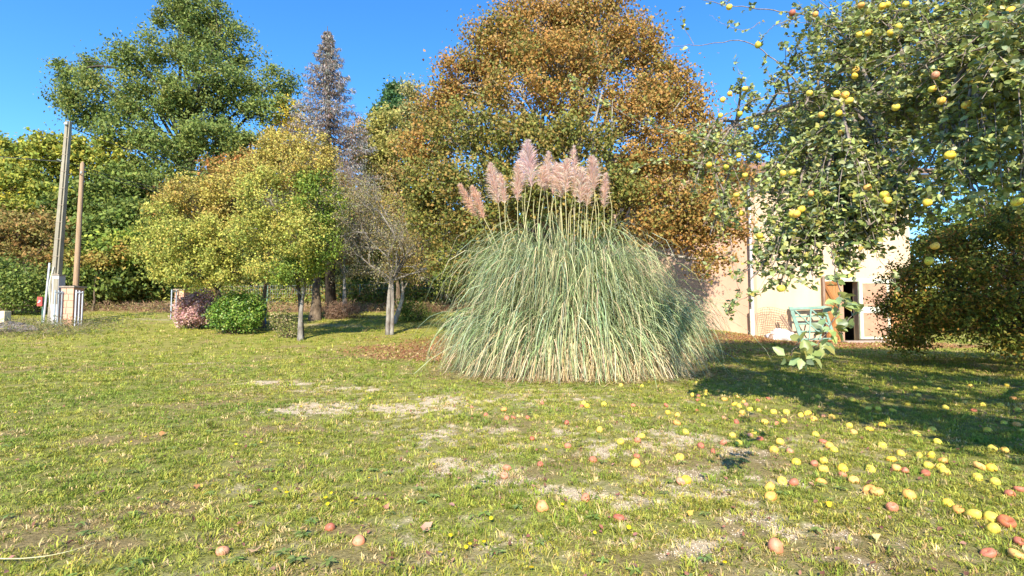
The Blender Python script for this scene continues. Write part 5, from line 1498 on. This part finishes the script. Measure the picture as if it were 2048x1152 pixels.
ORD = 'first second third fourth fifth sixth seventh eighth ninth tenth eleventh twelfth thirteenth fourteenth fifteenth sixteenth seventeenth eighteenth nineteenth twentieth'.split()
ORD += ['twenty-' + o for o in ORD[:9]] + ['thirtieth'] + ['thirty-' + o for o in ORD[:9]] + ['fortieth'] + ['forty-' + o for o in ORD[:9]]
CW = {'y': 'yellow', 'o': 'orange blushed', 'r': 'small red', 'R': 'large pinkish red', 'O': 'large orange red', 'h': 'hollowed red brown'}
SPECIAL = {'O': 'large orange red apple alone in the centre of the foreground lawn', 'h': 'red brown rotten apple with a hollow facing up, at bottom right'}
def fallen():
    bykey = {}
    for i, (px, py, c) in enumerate(AP): bykey.setdefault((zone(px, py), c), []).append(i)
    labels = {}
    for (z, c), idx in bykey.items():
        idx.sort(key=lambda i: AP[i][0])
        for k, i in enumerate(idx):
            w = CW[c]
            if len(idx) == 1: labels[i] = 'the only %s fallen apple %s' % (w, z)
            elif k == 0: labels[i] = 'leftmost %s fallen apple %s' % (w, z)
            elif k == len(idx) - 1: labels[i] = 'rightmost %s fallen apple %s' % (w, z)
            else: labels[i] = '%s apple, %s from the left %s' % (w, ORD[k], z)
    for i, (px, py, c) in enumerate(AP):
        if c in SPECIAL: labels[i] = SPECIAL[c]
        if c == 'R': labels[i] = 'large oval pinkish apple alone at the bottom edge of the lawn' if px > 1300 else 'large pinkish apple, half eaten, low left of centre on the lawn'
        r = random.uniform(.031, .038) * (1.0 if c in 'yoROh' else .82)
        if c in 'RO': r = .040 if px > 1000 else .029
        p = on_ground(px, py + 6 * (1 if py < 850 else 1.6))
        if c == 'h': me = AM[3]; r = .042
        elif c in 'ro': me = random.choice([AM[1], AM[4], AM[0], AM[3]])
        else: me = random.choice([AM[0], AM[0], AM[1], AM[2], AM[4]])
        o = link('fallen_apple', me, None, (p[0], p[1], p[2] + r * random.uniform(.15, .6)))
        o.scale = (r, r, r); o.rotation_euler = (random.gauss(.35, .6), random.gauss(0, .6), random.uniform(0, 6.28))
        if c == 'R': o.rotation_euler = (.3, 1.1, 1.2); o.scale = (r, r, r * 1.15)
        if c == 'h': o.rotation_euler = (.35, .1, 0)
        col = random.choice(ACOL['r' if c in 'rRh' else 'o' if c in 'oO' else 'y'])
        if c in 'RO': col = (.66, .27, .15) if c == 'R' else (.78, .34, .14)
        if c == 'h': col = (.42, .13, .06)
        o.color = (*col, 1)
        tag(o, labels[i], 'apple', 'apples fallen on the lawn')
fallen()

# single bright fallen leaves
def single_leaves():
    L = [(1655, 1017, .055, (.78, .55, .04), 'yellow fallen leaf on the sunlit grass left of the orange apples'), (1750, 1083, .045, (.75, .6, .25), 'pale yellow fallen leaf near the bottom right'),
         (607, 1069, .05, (.8, .52, .22), 'buff curled fallen leaf in the lower left foreground'), (510, 1111, .06, (.70, .45, .24), 'light brown curled leaf at the bottom, left of centre'),
         (390, 982, .045, (.55, .26, .12), 'rusty upright fallen leaf on the left lawn'), (771, 1023, .045, (.58, .27, .16), 'rust red fallen leaf left of the large orange apple'),
         (852, 1064, .065, (.62, .36, .24), 'large dull pink brown fallen leaf in the centre foreground'), (325, 873, .07, (.50, .24, .09), 'orange brown leaf lying on the left lawn'),
         (476, 1059, .035, (.78, .52, .12), 'small golden leaf among grass at lower left'), (1379, 1036, .04, (.72, .42, .08), 'small orange leaf between the two gravel patches right of centre')]
    for px, py, s, c, lb in L:
        p = on_ground(px, py)
        n = 7
        V = [(0, 0, 0)]; 
        for j in range(10):
            a = 6.283 * j / 10; r = (1 if j % 2 == 0 else .78) * s * .62
            V.append((math.cos(a) * r, math.sin(a) * r * .62, .010 * math.cos(a * 2) + .006 * random.random()))
        me = np_mesh('fallen_leaf', np.array(V), np.array([(0, 1 + j, 1 + (j + 1) % 10) for j in range(10)]), np.tile(c, (11, 1)), mat=M['leaf'])
        o = link('fallen_leaf', me, None, (p[0], p[1], p[2] + .028)); o.rotation_euler = (random.uniform(.2, .8), random.uniform(-.3, .3), random.uniform(0, 6))
        tag(o, lb, 'leaf', 'single leaves fallen on the lawn')
single_leaves()
def twig():
    P = [on_ground(x, y) + (0, 0, .03) for x, y in ((-40, 1128), (20, 1131), (70, 1128), (110, 1122), (150, 1112), (190, 1098))]
    m = MB(); m.tube(smooth_path(P, 14) - P[0], np.linspace(.0032, .0014, 14), 5)
    tag(m.build('twig', M['stem_straw'], None, loc=[float(v) for v in P[0]]), 'thin pale curved twig lying on the lawn at the bottom left corner', 'twig')
twig()

# ---- the apple tree
def apple_tree():
    b = np.array((8.0, 5.4, 0.0)); b[2] = gz(8.0, 5.4)
    t = empty('apple_tree', b, 'large apple tree full of yellow apples spreading over the right of the lawn', 'tree')
    F = np.array((7.8, 5.4, 1.8))
    mb = MB()
    mb.tube(smooth_path([b - (0, 0, .1), b + (-.05, 0, .8), F], 10) - b, np.linspace(.24, .17, 10), 10)
    # (px, py, Y, radius px, weight, depth)
    LB = [(1400, 300, 6.6, 42, .35), (1470, 285, 6.4, 50, .6), (1390, 365, 6.5, 45, .35), (1465, 425, 6.1, 50, .5), (1420, 470, 6.2, 36, .35),
          (1555, 400, 5.6, 75, 1.6), (1545, 510, 5.2, 60, 1.6), (1500, 560, 5.2, 34, .5), (1615, 480, 5.1, 70, 1.9), (1690, 470, 4.9, 65, 1.9), (1625, 550, 5.0, 26, .6), (1740, 450, 4.6, 55, 1.8), (1740, 470, 4.8, 30, 1.0), (1700, 535, 4.9, 30, .45), (1700, 500, 4.9, 48, 1.4), (1640, 430, 5.2, 60, 1.4), (1755, 500, 4.9, 34, .9), (1600, 540, 5.1, 40, .9), (1800, 440, 4.7, 36, 1.2),
          (1640, 330, 5.6, 85, 1.2), (1740, 350, 5.1, 95, 1.3), (1850, 340, 4.5, 70, 1.2), (1930, 360, 4.0, 62, 1.3), (2030, 370, 3.7, 60, 1.3), (1880, 405, 4.1, 34, 1.2), (1960, 410, 3.8, 36, 1.3), (2050, 405, 3.6, 38, 1.3), (1800, 400, 4.6, 40, 1.4), (1835, 425, 4.5, 42, 1.4), (1790, 455, 4.7, 36, 1.2), (1560, 570, 5.2, 30, .9), (1900, 300, 5.4, 60, 1.0), (2000, 310, 5.0, 70, 1.0),
          (1610, 210, 6.0, 60, .8), (1700, 230, 5.7, 85, 1.1), (1810, 230, 5.1, 100, 1.2), (1940, 220, 4.7, 110, 1.3), (2060, 240, 4.3, 110, 1.2),
          (1600, 110, 6.4, 50, .4), (1690, 120, 6.1, 60, .9), (1770, 50, 6.1, 90, 1.0), (1880, 70, 5.7, 110, 1.2), (2000, 60, 5.3, 120, 1.2), (1550, 165, 6.3, 40, .3), (1500, 210, 6.4, 34, .25), (1480, 175, 6.5, 26, .2),
          (1640, 40, 6.5, 40, .3)]
    lobes = []
    for px, py, Y, r, w in LB:
        c = at(px, py, Y); lobes.append((c, np.array((r, r, r * .9)) * Y / F_PX, w, 0))
    for c, r in (((5.0, 8.2, 4.2), 1.2), ((6.2, 8.8, 5.0), 1.3), ((7.6, 9.4, 4.6), 1.4), ((5.2, 7.0, 5.4), 1.2), ((6.4, 6.6, 6.2), 1.4), ((7.8, 7.4, 5.9), 1.5), ((9.2, 8.0, 4.6), 1.4), ((9.6, 6.4, 4.2), 1.4), ((8.6, 5.2, 4.6), 1.4),
                 ((7.0, 5.0, 5.4), 1.3), ((5.8, 5.0, 5.0), 1.1), ((6.6, 3.9, 3.8), 1.2), ((8.0, 4.0, 3.2), 1.2), ((5.2, 4.0, 3.9), .9), ((4.4, 6.2, 4.6), .9), ((4.6, 7.4, 3.6), .9), ((5.6, 9.6, 3.8), 1.0), ((4.5, .9, 3.0), 1.2), ((4.2, 1.6, 2.6), 1.0), ((3.9, 2.5, 2.6), .75), ((3.95, .8, 2.35), .8), ((4.3, .2, 2.5), .9), ((3.75, 1.9, 3.0), .65), ((4.7, -.4, 2.4), 1.0), ((5.4, .6, 3.0), 1.1), ((3.6, 2.2, 2.6), .7), ((3.55, 3.0, 2.35), .5), ((3.8, 1.4, 2.3), .7), ((3.9, 3.6, 3.0), .6), ((3.9, 4.6, 3.5), .7), ((4.0, .2, 2.3), .85), ((4.4, 3.6, 3.3), .8), ((4.7, 4.4, 3.2), .8), ((4.7, 2.2, 3.6), 1.2), ((5.9, 1.6, 3.7), 1.4), ((6.2, 3.0, 4.5), 1.4), ((4.5, 2.9, 4.3), .9), ((5.3, -.5, 3.0), 1.2), ((3.9, -.2, 2.7), .8), ((7.4, .6, 3.6), 1.4), ((7.8, 2.6, 4.4), 1.5), ((4.2, 1.6, 4.2), .9), ((8.6, 8.8, 5.6), 1.5), ((10.2, 7.6, 5.4), 1.5), ((9.6, 5.0, 5.0), 1.4), ((6.0, 7.6, 4.6), 1.3), ((4.6, 9.2, 4.2), .9), ((6.6, 10.0, 4.8), 1.2), ((7.6, 6.2, 6.6), 1.3), ((4.9, 5.3, 3.9), .8)):
        lobes.append((np.array(c), np.array((r, r, r * .8)), .55, 0))
    mains = [smooth_path([F, (6.9, 5.6, 3.2), (5.4, 5.6, 3.9), (4.0, 5.9, 3.7)], 14), smooth_path([F, (7.0, 6.4, 3.4), (5.0, 7.0, 4.3), (3.2, 7.0, 3.9)], 14), smooth_path([F, (7.2, 7.0, 3.8), (6.2, 8.2, 4.8), (5.2, 8.4, 5.2)], 14),
             smooth_path([F, (7.6, 5.6, 3.6), (7.0, 6.0, 5.2), (6.5, 6.4, 6.4)], 14), smooth_path([F, (8.6, 6.0, 3.0), (9.4, 6.6, 4.4), (9.8, 6.8, 5.2)], 14), smooth_path([F, (7.0, 4.6, 3.3), (5.8, 4.6, 4.1), (4.8, 4.7, 4.0)], 14),
             smooth_path([F, (7.8, 7.2, 3.6), (7.8, 8.6, 4.6), (7.8, 9.6, 5.2)], 14), smooth_path([F, (7.0, 3.4, 3.0), (5.8, 1.8, 3.4), (4.8, .6, 3.2)], 14), smooth_path([F, (8.2, 3.8, 3.2), (7.4, 2.0, 3.8), (6.4, .4, 3.8)], 14)]
    for m_ in mains: mb.tube(m_ - b, np.linspace(.075, .014, 14), 8)
    ALLM = np.concatenate(mains)
    C, N, T, CO = [], [], [], []
    LEAFC = [((.31, .35, .10), 4), ((.22, .27, .075), 4), ((.37, .41, .18), 3), ((.44, .42, .10), 2), ((.40, .33, .08), .6), ((.22, .25, .14), 2)]
    def twig_leaves(P, r0, dens, big=1.0):
        """a leafy twig: spurs with rosettes of leaves along a path"""
        Lp = np.linalg.norm(np.diff(P, axis=0), axis=1).sum()
        mb.tube(P - b, np.linspace(r0, r0 * .35, len(P)), 5 if r0 > .006 else 3, cap=False)
        ns = max(2, int(Lp * dens))
        for _ in range(ns):
            u = rng.random() ** .8 * (len(P) - 1.001); i = int(u); q = P[i] * (1 - u + i) + P[i + 1] * (u - i)
            k = int(rng.integers(3, 7)); ax = unit(rng.normal(size=3) + (0, -.1, .35))
            sp = q + ax * .03
            d = unit(ax * .7 + rng.normal(size=(k, 3)) * .75)
            L = rng.uniform(.045, .078, k) * big
            C.append(sp + d * L[:, None] * .62); T.append(d + np.array((0, 0, -.15))); 
            N.append(unit(rng.normal(size=(k, 3)) * .55 + np.array((0, -.35, .75)))); CO.append(L)
    for (c, r, w, _) in lobes:
        dd = np.linalg.norm(ALLM - c, axis=1); j = ALLM[int(np.argmin(dd))]
        mid = (j + c) / 2 + (0, 0, .12) + rng.normal(size=3) * .12
        lim = smooth_path([j, mid, c], 7)
        mb.tube(lim - b, np.linspace(.020, .009, 7), 6, cap=False)
        vol = r[0] * r[2] * w
        vis = abs(c[0] / max(c[1], .1)) - r[0] / max(c[1], .1) < 1.03 and c[1] > 0
        nt = int(6 + (116 if vis else 56) * vol)
        for _ in range(nt):
            s0 = lim[int(rng.integers(2, 7))]
            d = sphere_dirs(1)[0]; e = c + d * r * rng.uniform(.55, 1.05)
            m2 = (s0 + e) / 2 + rng.normal(size=3) * .10 * r[0]; m2[2] += .1 * r[0]
            P = smooth_path([s0, m2, e], 6)
            twig_leaves(P, .0065, 13)
    # long shoots seen against the sky, the maple and the wall
    SH = [([(1640, 215, 6.1), (1560, 130, 6.3), (1490, 83, 6.4), (1400, 90, 6.5), (1336, 93, 6.6)], .009, 2.2), ([(1720, 90, 6.2), (1625, 36, 6.3), (1560, 22, 6.3), (1470, 12, 6.4), (1385, -4, 6.4)], .010, 5),
          ([(1388, 90, 6.5), (1367, 50, 6.5), (1364, 18, 6.5)], .005, 7), ([(1601, 33, 6.3), (1549, 52, 6.35), (1517, 82, 6.4)], .007, 3), ([(1690, 190, 6), (1650, 186, 6.1), (1580, 186, 6.1), (1520, 195, 6.15), (1460, 225, 6.3), (1400, 252, 6.4)], .011, 5),
          ([(1500, 300, 6.4), (1440, 285, 6.4), (1370, 268, 6.5), (1290, 247, 6.6), (1230, 218, 6.7), (1165, 180, 6.8), (1138, 158, 6.8)], .008, 18), ([(1480, 340, 6.3), (1420, 330, 6.4), (1350, 318, 6.5), (1290, 330, 6.5), (1262, 350, 6.5)], .007, 16),
          ([(1462, 470, 6.0), (1463, 500, 5.9), (1465, 531, 5.8), (1479, 584, 5.7), (1462, 610, 5.7), (1455, 632, 5.7)], .006, 12), ([(1470, 500, 6.0), (1430, 520, 6.1), (1405, 555, 6.2)], .006, 9),
          ([(1560, 540, 5.2), (1520, 580, 5.2), (1480, 600, 5.2), (1462, 625, 5.2)], .006, 16), ([(1665, 500, 4.6), (1672, 550, 3.9), (1680, 600, 3.2), (1660, 655, 2.8), (1625, 700, 2.65), (1607, 735, 2.6)], .006, 10),
          ([(1680, 590, 3.4), (1700, 610, 3.3), (1698, 640, 3.2), (1680, 665, 3.1)], .005, 9), ([(1655, 655, 2.8), (1600, 690, 2.7), (1580, 712, 2.65)], .004, 9), ([(1400, 250, 6.5), (1345, 270, 6.6), (1300, 240, 6.6)], .006, 6),
          ([(1500, 180, 6.4), (1480, 150, 6.4), (1470, 120, 6.4)], .005, 10), ([(1560, 190, 6.2), (1540, 150, 6.3), (1520, 120, 6.3)], .005, 12), ([(1480, 225, 6.4), (1470, 190, 6.5), (1500, 150, 6.5)], .005, 9), ([(1620, 60, 6.4), (1600, 10, 6.4), (1590, -20, 6.4)], .005, 10),
          ([(1520, 45, 6.4), (1490, 60, 6.4), (1450, 50, 6.4), (1420, 30, 6.4)], .005, 10), ([(1460, 12, 6.4), (1440, -10, 6.4)], .005, 8), ([(1750, 510, 4.7), (1790, 560, 4.4), (1770, 590, 4.3)], .003, 2)]
    for pts, r0, dens in SH:
        P = smooth_path([at(*p) for p in pts], 5 * len(pts))
        P = P + rng.normal(size=P.shape) * .006
        twig_leaves(P, r0, dens, 1.0 if pts[-1][2] > 3 else 1.0)
    mb.build('trunk', M['bark_apple'], t, smooth=True)
    C = np.concatenate(C); N = np.concatenate(N); T = np.concatenate(T); L = np.concatenate(CO)
    cols = pick_cols(LEAFC, len(C), .2)
    # the 300 that show largest become leaves of their own
    dx, dz = C[:, 0] / C[:, 1], (C[:, 2] - CAM_Z) / C[:, 1]
    inview = (np.abs(dx) < 1.02) & (dz < .62) & (C[:, 1] > .5)
    size = np.where(inview, L / C[:, 1], 0)
    order = np.argsort(-size)[:300]
    protos = []
    for k in range(9):
        col = pick_cols(LEAFC, 1, .15)
        V, Fc, cc = leaf_mesh(np.zeros((1, 3)), np.array([(0, 0, 1.)]), np.array([1.]), np.array([.64]), col, 1, tdir=np.array([(1000., 0, 0)]))
        protos.append(np_mesh('leaf', V, Fc, cc, mat=M['glossy_leaf']))
    for i in order:
        tt = unit(T[i]); nn = unit(N[i] - tt * np.dot(N[i], tt)); ss = np.cross(nn, tt)
        o = bpy.data.objects.new('leaf', random.choice(protos)); COL.objects.link(o); o.parent = t
        m = Matrix.Identity(4)
        for r_ in range(3):
            m[r_][0], m[r_][1], m[r_][2] = tt[r_] * L[i], ss[r_] * L[i], nn[r_] * L[i]
            m[r_][3] = C[i][r_] - b[r_]
        o.matrix_local = m
    keep = np.ones(len(C), bool); keep[order] = False
    big = keep & (L / np.maximum(C[:, 1], .2) * inview > .0145)
    small = keep & ~big
    for nm, sel, ql in (('near_foliage', big, 1), ('crown', small, 0)):
        V, Fc, cc = leaf_mesh(C[sel] - b, N[sel], L[sel], L[sel] * (.64 if ql else .72), cols[sel], ql, tdir=T[sel] * 30)
        o = link(nm, np_mesh(nm, V, Fc, cc, mat=M['glossy_leaf']), t); o['kind'] = 'stuff'
    print('near', big.sum(), 'small', small.sum())
    print('apple leaves', len(C))
    # apples on the tree
    H = '''273,33 563,60 670,66 880,25 978,30 1002,22 870,160 915,152 1055,122 1015,150 1475,40 1465,82 1568,50 405,208 642,430 768,432 808,437 825,465 697,530 778,522 850,350 855,322 1400,312 1468,368 1222,347 1250,465 1368,483 275,432 345,410
243,460 232,533 322,525 397,590 317,717 408,720 258,770 345,808 520,800 563,795 910,865 987,900 1000,925 563,985 605,965 330,983 305,900 413,1088 1290,715 1620,130 1185,935 1040,495 790,612 650,893 180,760 1085,20 1210,410 1600,930 1330,640'''
    A = [(1340 + float(k.split(',')[0]) / 2.304, float(k.split(',')[1]) / 2.304) for k in H.split()] + [(1562, 577), (1858, 522), (1870, 492), (1593, 428)]
    for px, py in A:
        best = 5.9 if px > 1500 else 6.3
        for qx, qy, Y, r, w in LB:
            d = math.hypot(px - qx, py - qy)
            if d < r: best = min(best, Y - math.sqrt(max(0, r * r - d * d)) * Y / F_PX * .95)
        if (px, py) in ((1858, 522), (1870, 492)): best = 4.4
        if (px, py) == (1562, 577): best = 4.9
        p = at(px, py, best)
        red = (px, py) in [(1340 + 1222 / 2.304, 347 / 2.304), (1340 + 563 / 2.304, 60 / 2.304)]
        me = random.choice(AM[:3])
        o = bpy.data.objects.new('apple', me); COL.objects.link(o); o.parent = t
        o.location = [float(v) for v in p - b]; r = random.uniform(.033, .040); o.scale = (r, r, r)
        o.rotation_euler = (random.gauss(0, .35), random.gauss(0, .35), random.uniform(0, 6))
        o.color = (*random.choice(ACOL['r'] if red else ACOL['y'] + ACOL['y'] + ACOL['g'] + ACOL['o'][:1]), 1)
        if red: o['label'] = 'reddish brown apple'
        m = MB(); m.tube([(0, 0, .55), (.1, 0, 1.3), (.15, 0, 1.9)], .05, 4); s = m.build('stalk', M['bark_brown'], o)
apple_tree()
